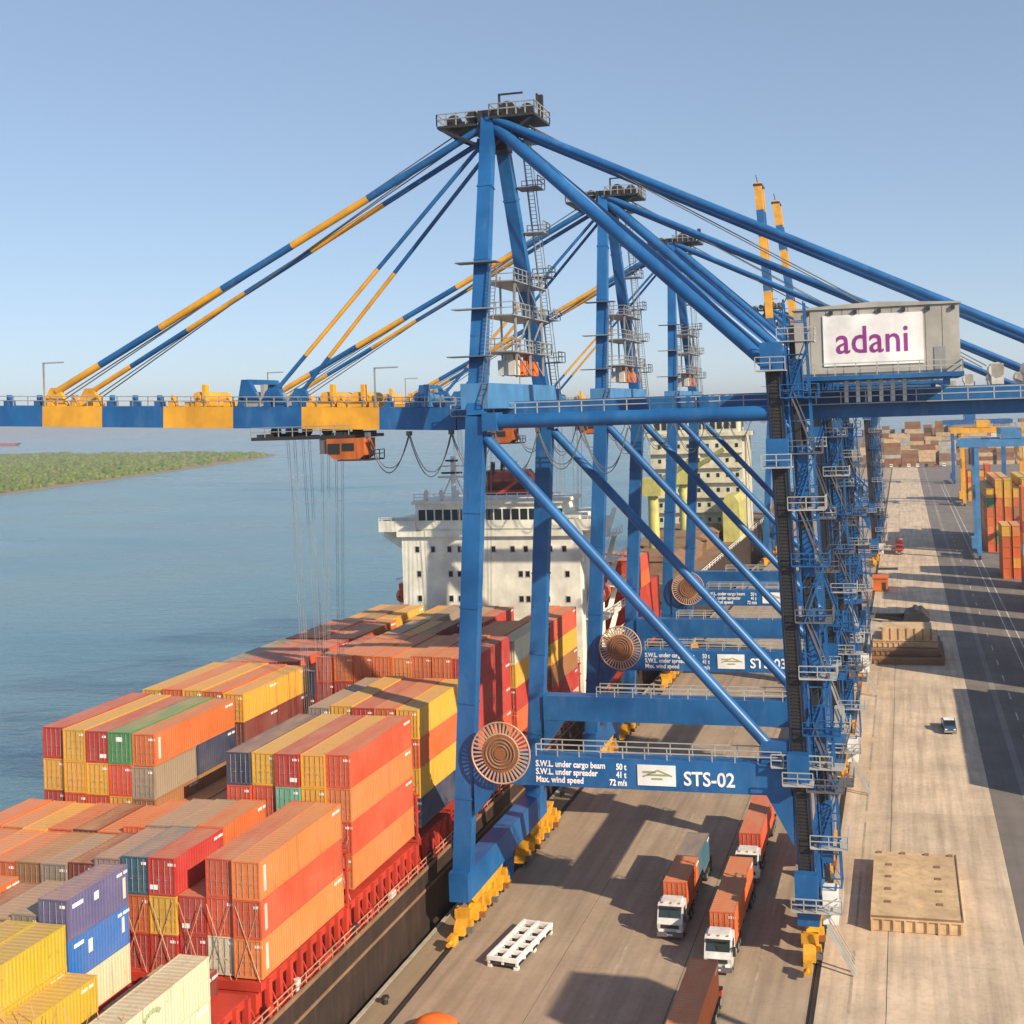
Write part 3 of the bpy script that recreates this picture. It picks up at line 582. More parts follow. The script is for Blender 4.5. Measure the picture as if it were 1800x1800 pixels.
# ================================================================ SHIP-TO-SHORE CRANES
wsx = lambda z: .45 + .0653 * (z - 4.5)
lsx = lambda z: 32.75 - .0337 * (z - 12)
BY0, BY1, YC = 7.7, 13.0, 10.35           # the twin girders
FY = 20.7                                  # far legs
boomz = lambda x: 47.55 + .036 * (-2 - x)  # underside of the lowered boom
def banded(mb, p, q, r, cuts, n=8):
    p = Vector(p); q = Vector(q); c = [0] + cuts + [1]
    for i in range(len(c) - 1): mb.tube(p.lerp(q, c[i]), p.lerp(q, c[i + 1]), r, n, i % 2, None, i in (0, len(c) - 2))
def flanges(mb, p, q, w, h, n):
    p = Vector(p); q = Vector(q); d = (q - p).normalized() * .09
    for i in range(1, n): c_ = p.lerp(q, i / n); mb.beam(c_ - d, c_ + d, w + .14, h + .14, (1, 0, 0))
    return mb
def make_crane(label, loc, boom_up=False, group='ship-to-shore cranes along the quay'):
    cr = thing('ship_to_shore_crane', label, 'crane', loc, 0, group)
    P = lambda mb, name, mats, par=None: mb.build(name, mats, par or cr)
    for y in (0, FY):
        P(flanges(MB().beam((wsx(4.2), y, 4.2), (wsx(48.9), y, 48.9), 1.75, 1.15, (1, 0, 0)), (wsx(4.2), y, 4.2), (wsx(48.9), y, 48.9), 1.75, 1.15, 5), 'leg', 'blue')
        P(MB().beam((lsx(4.2), y, 4.2), (lsx(53.2), y, 53.2), 1.45, 1.2, (1, 0, 0)), 'leg', 'blue')
        # upper frame
        yt = YC + (-1.5 if y == 0 else 1.5)
        P(flanges(MB().beam((wsx(48.9), y, 48.9), (2.2, yt, 79.3), 1.6, 1.1, (1, 0, 0), 0, 1.3, 1.0), (wsx(48.9), y, 48.9), (2.2, yt, 79.3), 1.4, 1.0, 4), 'upper_leg', 'blue')
        P(MB().tube((4.3, y, 48.35), (lsx(48) - .7, y, 48.35), .68, 14).box(4.2, 5.6, y - .9, y + .9, 47.5, 49.2), 'portal_beam', 'blue')
        P(MB().tube((4.2, y, 46.9), (30.6, y, 18.0), .52, 12).box(29.2, 31.6, y - .55, y + .55, 17.45, 19.4), 'brace', 'blue')
        P(MB().tube((2.8, yt, 78.3), (30.6, y + (.3 if y == 0 else -.3), 52.9), .62, 12), 'rear_brace', 'blue')
        P(MB().tube((3.0, YC + (-2.0 if y == 0 else 2.0), 78.9), (61.5, BY0 if y == 0 else BY1, 50.9), .42, 10), 'backstay', 'blue')
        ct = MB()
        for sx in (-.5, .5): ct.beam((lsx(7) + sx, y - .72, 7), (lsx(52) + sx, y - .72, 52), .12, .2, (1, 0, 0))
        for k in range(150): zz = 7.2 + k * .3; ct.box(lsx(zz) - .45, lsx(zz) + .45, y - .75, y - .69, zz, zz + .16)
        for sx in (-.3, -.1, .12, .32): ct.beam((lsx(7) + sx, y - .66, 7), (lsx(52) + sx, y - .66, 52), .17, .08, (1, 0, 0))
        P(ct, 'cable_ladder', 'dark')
        sb = P(MB().box(2.2, 31.8, y - .85, y + .85, 14.75, 17.45).prism([(2.2, 14.75), (2.2, 11.6), (4.6, 14.75)], 1, y - .8, y + .8).prism([(31.9, 14.75), (31.9, 10.4), (29.6, 14.75)], 1, y - .8, y + .8), 'sill_beam', 'blue')
        P(MB().rail([(8.4, y - .75, 17.46), (31, y - .75, 17.46)], 1.1, .04, 2.0).rail([(8.4, y + .75, 17.46), (31, y + .75, 17.46)], 1.1, .04, 2.0), 'sill_railing', 'rail')
        if y == 0: near_sill = sb
    # side beams along the rails
    for x, zt in ((.5, 6.3), (32.95, 6.0)):
        P(MB().box(x - .95, x + .95, -1.2, 22.2, 3.6, zt), 'gantry_beam', 'blue')
        for yb in (4.6, 21.2):
            P(MB().prism([(yb - 4.6, 3.55), (yb + 4.6, 3.55), (yb + 3.4, 2.55), (yb - 3.4, 2.55)], 0, x - .62, x + .62).box(x - .7, x + .7, yb - .7, yb + .7, 2.3, 4.4), 'equalizer_beam', 'bogie_yellow')
            for k in range(4):
                yy = yb - 4.9 + k * 3.25
                b = P(MB().prism([(yy - 1.2, .6), (yy - 1.05, 1.2), (yy - .45, 1.85), (yy + .45, 1.85), (yy + 1.05, 1.2), (yy + 1.2, .6)], 0, x - .55, x + .55).box(x - .75, x + .75, yy - .28, yy + .28, 1.5, 2.6).box(x + .55, x + 1.0, yy - .5, yy + .1, 1.0, 1.7), 'bogie', 'bogie_yellow')
                P(MB().box(x + .56, x + 1.15, yy - .75, yy - .35, .7, 1.2).tube((x + .8, yy - .35, .95), (x + .8, yy + .6, .95), .2, 8), 'drive_motor', 'copper' if k % 2 else 'darksteel', b)
                for s in (-.72, .72): P(MB().tube((x - .14, yy + s, .47), (x + .14, yy + s, .47), .43, 14).tube((x - .66, yy + s, .47), (x + .66, yy + s, .47), .17, 8), 'wheel', 'dark', b)
        for yy in (-2.9, 28.4): P(MB().box(x - .35, x + .35, min(yy, yy + .0) - .5, yy + .5, .5, 1.3).tube((x, yy, .9), (x, yy + (-1.1 if yy < 0 else 1.1), .9), .22, 8), 'buffer', 'bogie_yellow')
    P(MB().box(-.35, 1.2, 9.4, 11.6, 1.0, 3.4).box(.9, 1.3, 9.8, 11.2, 1.4, 2.9), 'anchor_box', 'blue')
    # cross beams high up
    P(MB().box(1.9, 4.6, -.2, FY + .2, 49.6, 52.0), 'water_side_cross_beam', 'blue_light')
    P(MB().box(30.6, 32.4, .9, FY - .9, 50.4, 52.6), 'land_side_cross_beam', 'blue')
    P(MB().box(32.0, 33.8, .9, FY - .9, 15.1, 17.2), 'land_side_tie_beam', 'blue')
    # main girder
    g = MB()
    for y in (BY0, BY1): g.box(-1.6, 64, y - .62, y + .62, 47.6, 50.25)
    for x in range(2, 64, 7): g.box(x - .3, x + .3, BY0 + .62, BY1 - .62, 48.9, 50.0)
    P(g, 'girder', 'blue')
    w = MB()
    for y0, y1 in ((5.6, 7.06), (13.64, 15.0)): w.box(-1.6, 64, y0, y1, 48.9, 49.0)
    P(w, 'walkway', 'steel')
    P(MB().rail([(-1.6, 5.62, 49.0), (64, 5.62, 49.0)], 1.1, .045, 2.2).rail([(-1.6, 14.98, 49.0), (64, 14.98, 49.0)], 1.1, .045, 2.2), 'walkway_railing', 'rail')
    P(MB().box(32.7, 47.8, 3.6, 16.9, 51.1, 51.5).box(33.2, 33.8, 4.2, 4.8, 50.3, 51.1).box(46, 46.6, 4.2, 4.8, 50.3, 51.1), 'house_platform', 'blue')
    for k in range(6): P(MB().box(37.2 + k * 1.05, 37.55 + k * 1.05, 5.62, 6.0, 49.05, 51.05), 'support_post', 'boompale')
    # machinery house
    hs = P(MB().box(32.9, 47.5, 4.55, 16.4, 51.5, 57.6), 'machinery_house', 'grey')
    for k in range(10):
        x0 = 32.86 + k * 1.468
        P(MB().box(x0 + .02, x0 + 1.43, 4.46, 4.54, 51.5, 57.55), 'wall_panel', 'grey', hs)
    for k in range(8): P(MB().box(47.51, 47.58, 4.6 + k * 1.48, 6.02 + k * 1.48, 51.5, 57.55), 'wall_panel', 'grey', hs)
    P(MB().prism([(32.7, 57.6), (47.75, 57.6), (47.75, 57.75), (40.2, 58.1), (32.7, 57.75)], 1, 4.3, 16.7), 'house_roof', 'grey', hs)
    for k in range(7): P(MB().box(34.0 + k * 2.15, 34.3 + k * 2.15, 4.2, 4.45, 57.1, 57.45), 'flood_lamp', 'dark', hs)
    P(MB().box(35.5, 44.4, 4.36, 4.45, 52.4, 57.0), 'sign_board', 'signwhite', hs)
    text('sign_lettering', 'adani', 3.5, 'purple', hs, (36.6, 4.345, 53.55), width=6.4, bold=.02)
    P(MB().box(45.3, 46.3, 4.40, 4.45, 51.6, 53.8), 'house_door', 'steel', hs)
    P(MB().rail([(32.8, 3.65, 51.5), (47.7, 3.65, 51.5), (47.7, 16.8, 51.5)], 1.1, .045, 1.8), 'house_railing', 'rail')
    # girder end and service frames on the back reach
    P(MB().box(60.5, 64.2, 6.8, 13.9, 50.25, 50.6).rail([(60.5, 6.8, 50.6), (64.2, 6.8, 50.6), (64.2, 13.9, 50.6)], 1.1, .05), 'girder_end_platform', 'blue')
    for x in (50.5, 53.5, 57): P(MB().box(x, x + 1.1, 9, 11.6, 50.3, 52.2).tube((x + .5, 9, 51.6), (x + .5, 11.6, 51.6), .75, 10), 'rope_winch', 'boompale')
    # apex platform with sheaves
    P(MB().box(-3.2, 1.0, 8.2, 12.6, 78.4, 78.65).box(2.6, 7.4, 7.9, 12.9, 78.9, 79.15).beam((-3.0, 8.4, 78.4), (1.2, 8.4, 76.4), .3, .3).beam((-3.0, 12.4, 78.4), (1.2, 12.4, 76.4), .3, .3).beam((7.2, 8.2, 78.9), (2.9, 8.6, 76.4), .25, .25), 'apex_platform', 'dark')
    P(MB().box(1.2, 3.3, 8.3, 12.4, 77.2, 79.9).box(.6, 3.8, 9.5, 11.2, 76.0, 77.4), 'apex_head', 'dark')
    P(MB().rail([(-3.2, 8.2, 78.65), (1.0, 8.2, 78.65), (1, 12.6, 78.65), (-3.2, 12.6, 78.65)], 1.2, .05, .9, 0, True).rail([(2.6, 7.9, 79.15), (7.4, 7.9, 79.15), (7.4, 12.9, 79.15), (2.6, 12.9, 79.15)], 1.2, .05, .9, 0, True), 'apex_railing', 'steel')
    for x, y, z, r in ((-1.6, 9.0, 79.0, .85), (-1.6, 11.6, 79.0, .85), (.2, 9.6, 79.6, .7), (4.2, 9, 80.0, .8), (4.2, 11.5, 80.0, .8), (5.9, 10.2, 80.0, .75)):
        P(MB().tube((x, y - .16, z), (x, y + .16, z), r, 16).tube((x, y - .3, z), (x, y + .3, z), .16, 8), 'sheave', 'dark')
    P(MB().box(2.75, 2.95, YC - .1, YC + .1, 79.9, 82.0).box(2.75, 5.4, YC - .12, YC + .12, 81.85, 82.0).box(6.9, 7.1, 10, 10.2, 80.2, 81.6), 'lamp_arm', 'dark')
    P(MB().box(6.7, 7.3, 10.9, 11.3, 79.1, 81.7), 'rope_guide', 'dark')
    # service tower between the upper legs
    for i, z in enumerate((55.2, 58.8, 62.2)):
        P(MB().box(2.0, 5.6, 4.2 + i * .6, 16.5 - i * .6, z - .12, z).rail([(5.6, 4.2 + i * .6, z), (5.6, 16.5 - i * .6, z), (2.0, 16.5 - i * .6, z)], 1.2, .045, 1.2).rail([(2.0, 4.2 + i * .6, z), (5.6, 4.2 + i * .6, z)], 1.2, .045, 1.2), 'service_deck', 'steel')
    tw = MB()
    for x in (2.3, 5.3):
        for y in (6.2, 10.3, 14.4): tw.beam((x, y, 52.9), (x, y, 63.2), .18, .18)
    for y in (6.2, 10.3): tw.beam((5.3, y, 55.2), (5.3, y + 4.1, 58.7), .12, .12).beam((5.3, y + 4.1, 58.8), (5.3, y, 62.1), .12, .12).beam((5.3, y + 4.1, 52.9), (5.3, y, 55.1), .12, .12)
    P(tw, 'service_tower', 'steel')
    for y in (7.0, 9.4, 12.8): P(MB().box(3.0, 4.8, y, y + 1.5, 52.9, 54.4).tube((3.9, y + .7, 54.4), (3.9, y + .7, 55.0), .5, 8), 'hoist_gear', ('orange', 'boompale', 'steel')[int(y) % 3])
    # ladders and landings on the upper legs
    for side in (0, 1):
        for k in range(6 if side else 3):
            z0 = 50 + k * 4.6; z1 = z0 + 4.6; f0 = (z0 - 48.9) / 30.4; f1 = (z1 - 48.9) / 30.4
            yl = lambda f: (FY + (YC + 1.5 - FY) * f + 1.2) if side else ((YC - 1.5) * f - 1.1)
            a = Vector((4.4, yl(f0), z0)); b = Vector((4.4, yl(f1), z1))
            L = MB()
            for sx in (-.3, .3): L.beam(a + Vector((sx, 0, 0)), b + Vector((sx, 0, 0)), .06, .1, (1, 0, 0))
            for q_ in range(12): L.beam(a.lerp(b, q_ / 12) + Vector((-.3, 0, 0)), a.lerp(b, q_ / 12) + Vector((.3, 0, 0)), .05, .05)
            if side: L.box(3.0, 5.6, yl(f1) - 1.2, yl(f1) + 1.2, z1 - .1, z1).rail([(5.6, yl(f1) - 1.2, z1), (5.6, yl(f1) + 1.2, z1), (3.0, yl(f1) + 1.2, z1)], 1.1, .04, 1.0).beam(a + Vector((.5, 0, 1)), b + Vector((.5, 0, 1)), .08, .08).beam(a + Vector((-.5, 0, 1)), b + Vector((-.5, 0, 1)), .08, .08)
            else: L.box(.6, 4.8, yl(f1) - .7, yl(f1) + .7, z1 - .1, z1)
            P(L, 'ladder', 'steel' if k % 2 else 'darksteel')
    # lift tower and stairs beside the near land-side leg
    lx0, lx1, ly0, ly1 = 33.95, 35.75, -.9, .9
    off = lambda z: -.0337 * (z - 12)
    tw = MB()
    for (x, y) in ((lx0, ly0), (lx1, ly0), (lx1, ly1), (lx0, ly1)): tw.beam((x + off(7), y, 7), (x + off(58), y, 58), .14, .14)
    z = 7.0; k = 0
    while z < 57:
        o_ = off(z); o1 = off(z + 2.9)
        for a, b in (((lx0, ly0), (lx1, ly0)), ((lx1, ly0), (lx1, ly1)), ((lx0, ly1), (lx1, ly1))):
            tw.beam((a[0] + o_, a[1], z), (b[0] + o_, b[1], z), .09, .09)
            if k % 3 == 0: p, q = (a, b) if k % 2 else (b, a); tw.beam((p[0] + o_, p[1], z), (q[0] + o1, q[1], z + 2.9), .05, .05)
        z += 2.9; k += 1
    P(tw, 'lift_tower', 'blue')
    for z0, z1 in ((9, 14), (18.5, 22.5), (25.5, 31), (34, 38), (41, 45.5), (49.5, 53)):
        P(MB().box(lx0 + .25 + off(z0), lx1 - .45 + off(z1), ly0 + .25, ly1 - .2, z0, z1), 'lift_cladding', 'blue')
    P(MB().beam((lx0 + .5 + off(7), .5, 7), (lx0 + .5 + off(56), .5, 56), .5, .5, (1, 0, 0)), 'cable_riser', 'dark')
    for i in range(10):
        z = 10.5 + i * 4.9; o_ = off(z)
        P(MB().box(33.3 + o_, 36.5 + o_, -1.35, 1.3, z - .1, z).rail([(33.3 + o_, -1.35, z), (36.5 + o_, -1.35, z), (36.5 + o_, 1.3, z)], 1.1, .035, 1.2), 'landing', ('rail', 'darksteel', 'blue')[i % 3])
        if i == 9: break
        st = MB(); xs2 = (35.9, 34.1) if i % 2 else (34.1, 35.9)
        for yy in (-1.3, -.75): st.beam((xs2[0] + o_, yy, z), (xs2[1] + o_, yy, z + 4.9), .05, .12, (0, 1, 0)).beam((xs2[0] + o_, yy, z + 1), (xs2[1] + o_, yy, z + 5.8), .05, .05)
        for s in range(12):
            t = (s + .5) / 12; st.box(xs2[0] + (xs2[1] - xs2[0]) * t + o_ - .1, xs2[0] + (xs2[1] - xs2[0]) * t + o_ + .1, -1.3, -.75, z + 4.9 * t - .03, z + 4.9 * t)
        P(st, 'stair', 'darksteel' if i % 2 else 'blue')
    for z in (17.6, 45.0, 53.4): P(MB().box(lsx(z) - .95, lsx(z) + .95, -1.9, -.82, z - 1.3, z + 1.1), 'electrical_cabinet', 'blue'); P(MB().box(lsx(z) - 1.3, lsx(z) + 1.3, -2.6, -.82, z - 1.42, z - 1.3).rail([(lsx(z) - 1.3, -2.6, z - 1.3), (lsx(z) + 1.3, -2.6, z - 1.3)], 1.1, .04, .9), 'cabinet_platform', 'rail')
    P(MB().box(34.2, 35.5, -.8, .9, 3.7, 6.6), 'ground_cabinet', 'white')
    P(MB().box(31.9, 33.9, -1.7, -.85, 5.6, 8.3), 'drive_cabinet', 'blue')
    P(MB().beam((34.6, -1.5, 3.7), (36.9, -2.2, .15), .1, .3, (0, 1, 0)).beam((34.6, -.8, 3.7), (36.9, -1.5, .15), .1, .3, (0, 1, 0)).beam((34.6, -1.5, 4.8), (36.9, -2.2, 1.2), .06, .06).beam((34.6, -.8, 4.8), (36.9, -1.5, 1.2), .06, .06), 'access_stair', 'rail')
    P(MB().box(31.6, 35.9, -2.0, -.98, 5.1, 5.2).rail([(31.6, -2.0, 5.2), (35.9, -2.0, 5.2), (35.9, 1.5, 5.2)], 1.1, .045, 1).box(33.9, 35.9, -.97, 1.5, 5.1, 5.2), 'access_platform', 'rail')
    P(MB().rail([(30.2, -1.6, 17.5), (35.5, -1.6, 17.5)], 1.1, .045, 1).box(30.2, 36.5, -1.7, .2, 17.42, 17.5), 'sill_platform', 'rail')
    # stairs on the far land-side leg
    for i in range(8):
        z = 9 + i * 5.6; o_ = off(z); st = MB().box(33.6 + o_, 36.0 + o_, FY - 1.6, FY + 1.2, z - .1, z).rail([(36.0 + o_, FY - 1.6, z), (36.0 + o_, FY + 1.2, z)], 1.1, .04, 1.1).rail([(33.6 + o_, FY - 1.6, z), (36.0 + o_, FY - 1.6, z)], 1.1, .04, 1.1)
        xs2 = (35.8, 34.0) if i % 2 else (34.0, 35.8)
        for yy in (FY - 1.5, FY - .9): st.beam((xs2[0] + o_, yy, z), (xs2[1] + o_, yy, z + 5.5), .05, .12, (0, 1, 0)).beam((xs2[0] + o_, yy, z + 1), (xs2[1] + o_, yy, z + 6.4), .05, .05)
        if i % 3 == 1: st.box(34.4 + o_, 35.4 + o_, FY - .6, FY + .8, z, z + 2.2)
        P(st, 'landing', ('darksteel', 'rail', 'blue', 'blue')[i % 4])
    # cable reel on the water-side end of the sill beam
    rc = (5.2, -1.45, 17.8)
    rd = P(MB().tube((rc[0], rc[1] - .12, rc[2]), (rc[0], rc[1] + .12, rc[2]), 1.72, 40).tube((rc[0], rc[1] - .28, rc[2]), (rc[0], rc[1] + .7, rc[2]), .55, 16), 'cable_reel', 'copper')
    cd = MB()
    for rr in (.75, 1.05, 1.38): cd.path([(rc[0] + rr * math.cos(a * math.pi / 16), rc[1] - .15, rc[2] + rr * math.sin(a * math.pi / 16)) for a in range(33)], .09, 5)
    P(cd, 'reel_coil', 'hatchbrown', rd)
    for r0, wd in ((1.76, .08), (2.82, .09)):
        P(MB().path([(rc[0] + r0 * math.cos(a * math.pi / 24), rc[1], rc[2] + r0 * math.sin(a * math.pi / 24)) for a in range(49)], wd, 6), 'reel_rim', 'reelrim', rd)
    sp = MB().beam((1.75, 0, 0), (2.85, 0, 0), .10, .15, (0, 1, 0)).mesh('spoke', [M['reelrim']])
    for k in range(40):
        s_ = link('spoke', sp, rd, rc); s_.rotation_euler.y = k * math.pi / 20
    P(MB().beam((rc[0], -.86, rc[2] - 1.5), (rc[0], -.86, rc[2] + .8), .8, .1, (1, 0, 0)), 'reel_bracket', 'blue', rd)
    # lettering on the near sill beam
    for k, (t1, t2, wd, w2) in enumerate((('S.W.L. under cargo beam', '50 t', 6.6, .95), ('S.W.L. under spreader', '41 t', 5.9, .95), ('Max. wind speed', '72 m/s', 4.5, 1.6))):
        z = 16.55 - k * .72
        text('load_lettering', t1, .78, 'letter', near_sill, (8.35, -.875, z), width=wd, bold=.018)
        text('load_figure', t2, .78, 'letter', near_sill, (16.95 - w2, -.875, z - .05), width=w2, bold=.018)
    pl = P(MB().box(18.0, 21.5, -.93, -.855, 15.2, 17.05), 'maker_plate', 'signwhite', near_sill)
    MBp = MB()
    for x0, z0, ww in ((18.5, 16.35, 1.2), (18.9, 16.1, 2.0), (19.3, 15.75, 1.0)): MBp.box(x0, x0 + ww, -.955, -.932, z0, z0 + .16)
    MBp.beam((18.5, -.945, 16.0), (19.9, -.945, 16.6), .02, .14, (0, 1, 0)).beam((19.9, -.945, 16.6), (21.2, -.945, 16.1), .02, .14, (0, 1, 0))
    P(MBp, 'plate_print', 'olive', near_sill)
    # festoon loops under the girder
    for k in range(6):
        x0 = -11.4 + k * 4.6
        pts = [(x0 + 4.6 * i / 14, 6.9, 47.3 - (3.9 + .5 * (k % 2)) * (1 - (2 * i / 14 - 1) ** 2)) for i in range(15)]
        P(MB().path(pts, .055, 5).path([(a, b + .25, c + .5 * (1 - abs(2 * i / 14 - 1))) for i, (a, b, c) in enumerate(pts)], .045, 5).box(x0 - .2, x0 + .2, 6.7, 7.3, 47.15, 47.6), 'festoon_cable', 'rope')
    if not boom_up:
        cuts = [-1.7, -10.1, -18.9, -26.9, -35.3, -42.9, -50.5, -60]
        for i in range(7):
            xa, xb = cuts[i], cuts[i + 1]; mt = 'yellow' if i % 2 else 'blue'; s = MB()
            for y in (BY0, BY1): s.beam((xa, y, boomz(xa) + 1.15), (xb, y, boomz(xb) + 1.15), 1.2, 2.3, (0, 1, 0))
            xm = (xa + xb) / 2; s.box(xm - .3, xm + .3, BY0 + .6, BY1 - .6, boomz(xm) + .9, boomz(xm) + 1.9)
            bs = P(s, 'boom_section', mt)
            for xx in (xa - .8, xm, xb + .9): P(MB().box(xx - .35, xx + .35, BY0 - .5, BY0 + .5, boomz(xx) + 2.32, boomz(xx) + 2.9).box(xx - .12, xx + .12, BY0 - .3, BY0 + .3, boomz(xx) + 2.88, boomz(xx) + 3.5), 'boom_fitting', mt, bs)
            P(MB().box(xb, xa, BY0 + .63, BY0 + 1.7, boomz(xm) + 1.9, boomz(xm) + 1.98).rail([(xa, BY0 - .5, boomz(xa) + 2.3), (xb, BY0 - .5, boomz(xb) + 2.3)], 1.05, .045, 1.6), 'boom_railing', 'steel', bs)
        for x in (-6, -31.5, -16.5, -13, -24.5):
            z = boomz(x) + 2.32; c = 'yellow' if x in (-31.5, -16.5, -13) else ('steel' if x == -24.5 else 'blue_light')
            P(MB().box(x - 1.3, x + 1.3, BY0 - .4, BY1 + .4, z, z + .5).tube((x, BY0, z + 1.0), (x, BY1, z + 1.0), .55, 10).box(x + .7, x + 1.1, BY0 - .2, BY0 + .5, z + .5, z + 2.3), 'boom_sheave_frame', c)
        for x, yy in ((-49.4, 0), (-22.6, 1)):
            for y in (BY0, BY1): P(MB().prism([(x - 1.6, boomz(x) + 2.2), (x + 1.8, boomz(x) + 2.2), (x + .8, boomz(x) + 4.3), (x - .3, boomz(x) + 4.3)], 1, y - .25, y + .25), 'stay_lug', 'yellow' if yy == 0 else 'blue')
        for i, (x, h_) in enumerate(((-50.2, 4.9), (-10.5, 4.2))):
            z = boomz(x) + 2.2; P(MB().box(x - .07, x + .07, BY0 - .6, BY0 - .45, z, z + h_).box(x, x + 2.6, BY0 - .6, BY0 - .45, z + h_ - .15, z + h_), 'lamp_post', 'steel')
        P(MB().prism([(-26.6, boomz(-27) + 2.2), (-23.6, boomz(-24) + 2.2), (-25.2, boomz(-25) + 5.2), (-26.0, boomz(-25) + 5.2)], 1, BY0 - .3, BY0 + .3).prism([(-26.6, boomz(-27) + 2.2), (-23.6, boomz(-24) + 2.2), (-25.2, boomz(-25) + 5.2), (-26.0, boomz(-25) + 5.2)], 1, BY1 - .3, BY1 + .3).box(-26.1, -25.1, BY0, BY1, boomz(-25) + 4.7, boomz(-25) + 5.2), 'boom_gantry', 'blue')
        for y, dy in ((BY0, -1.5), (BY1, 1.5)):
            a = (1.3, YC + dy, 78.2)
            m = MB(); banded(m, a, (-49.0, y, boomz(-49.0) + 3.9), .40 if dy < 0 else .30, [.25, .425, .59, .74, .89]); P(m, 'outer_stay', ['blue', 'yellow'])
            m = MB(); banded(m, (1.5, YC + dy * .8, 76.9), (-22.2, y, boomz(-22.2) + 3.9), .22, [.5, .85]); P(m, 'inner_stay', ['blue', 'yellow'])
            P(MB().tube((1.0, YC + dy * .3, 78.8), (-49.0, y + .5, boomz(-49) + 3.2), .07, 5).tube((.8, YC + dy * .5, 79.3), (-47.6, y - .6, boomz(-47.6) + 3.0), .07, 5), 'hoist_line', 'rope')
            P(MB().tube((4.0, YC + dy * .6, 79.6), (50, y, 52), .06, 5), 'hoist_line', 'rope')
        # trolley, cab, ropes and spreader
        tz = 47.4
        tr = P(MB().box(-24.4, -13.2, 6.4, 14.3, tz - .35, tz).box(-23.8, -22.6, 6.5, 14.2, tz, tz + .3).box(-15.2, -14.0, 6.5, 14.2, tz, tz + .3), 'trolley', 'dark')
        for x in (-23, -21, -17, -15):
            for y in (8.9, 11.8): P(MB().tube((x, y - .2, tz + .5), (x, y + .2, tz + .5), .55, 12), 'trolley_sheave', 'dark', tr)
        P(MB().rail([(-24.4, 6.4, tz), (-13.2, 6.4, tz)], 1.0, .04, 1.4), 'trolley_railing', 'steel', tr)
        cab = P(MB().prism([(-15.7, tz - .35), (-11.5, tz - .35), (-11.5, tz - 2.1), (-12.1, tz - 2.5), (-14.9, tz - 2.5), (-15.7, tz - 1.8)], 1, 6.3, 8.8), 'operator_cab', 'rustorange')
        P(MB().box(-15.5, -14.2, 6.22, 6.28, tz - 1.9, tz - .85), 'cab_window', 'glass', cab); P(MB().box(-13.9, -12.6, 6.22, 6.28, tz - 1.6, tz - .85), 'cab_window', 'glass', cab); P(MB().box(-15.79, -15.71, 6.6, 8.5, tz - 1.7, tz - .6), 'cab_window', 'glass', cab)
        P(MB().box(-14.2, -10.6, 5.7, 9.0, tz - 2.65, tz - 2.5).rail([(-10.6, 5.7, tz - 2.5), (-10.6, 9.0, tz - 2.5)], .9, .04, .9), 'cab_step', 'dark', cab)
        P(MB().box(-16.6, -15.8, 6.5, 8.7, tz - 1.9, tz - .36), 'cab_frame', 'darksteel', cab)
        for x in (-21.6, -20.8, -17.6, -16.8):
            for y in (8.6, 9.0, 11.6, 12.0): P(MB().tube((x, y, tz), (x * .55 - 8.6, y, 17.6), .022, 4), 'hoist_rope', 'steel', tr)
        P(MB().box(-19.9, -17.5, 4.3, 16.4, 17.0, 17.5).box(-20.3, -17.1, 9.3, 11.4, 17.5, 18.3), 'spreader', 'yellow', tr)
    else:
        x0, z0, x1, z1 = boom_up
        s0 = Vector((x0, 0, z0)); s1 = Vector((x1, 0, z1))
        for i in range(8):
            a = s0.lerp(s1, i / 8); b = s0.lerp(s1, (i + 1) / 8)
            s = MB()
            for y in (BY0, BY1): s.beam((a.x, y, a.z), (b.x, y, b.z), 1.2, 2.3, (0, 1, 0))
            m_ = (a + b) / 2; s.box(m_.x - .4, m_.x + .4, BY0, BY1, m_.z - .4, m_.z + .4)
            P(s, 'boom_section', 'yellow' if i % 2 else 'blue')
        P(MB().tube((1.0, YC, 78.5), (s0.lerp(s1, .55).x, YC, s0.lerp(s1, .55).z), .2, 6).tube((x1, BY0, z1), (x1 - .5, BY0, z1 + 2.4), .15, 6).box(x1 - 1.4, x1 + 1.4, BY0 - .8, BY1 + .8, z1 - 1.0, z1 - .4), 'boom_latch', 'dark')
    return cr
c1 = make_crane('large blue crane with STS-02 on its sill beam, nearest the camera', (0, 0, 0))
for k in c1.children:
    if k.name.startswith('sill_beam') and len(k.children) > 2:
        text('crane_number', 'STS-02', 1.75, 'letter', k, (22.2, -.875, 15.35), width=4.6, bold=.03)
        break
def crane_copy(label, y, skip=()):
    c = copy_tree(c1, None, ('crane_number',) + tuple(skip)); c.location.y = y; c['label'] = label
    return c
c2 = crane_copy('second blue crane along the quay, partly behind the STS-02 crane', 44.4)
c3 = crane_copy('third blue crane along the quay with its boom lowered', 91.5)
for k in c2.children:
    if k.name.startswith('sill_beam') and len(k.children) > 2:
        text('crane_number', 'STS-03', 1.75, 'letter', k, (22.2, -.875, 15.35), width=4.6, bold=.03)
        break
c5 = make_crane('far blue crane with raised yellow and blue boom, taller of the two in the picture', (0, 238, 0), (4.5, 50.5, .7, 118))
c6 = make_crane('far blue crane with raised boom, smaller and farther of the two', (0, 276, 0), (10.0, 50.5, 2.0, 119))

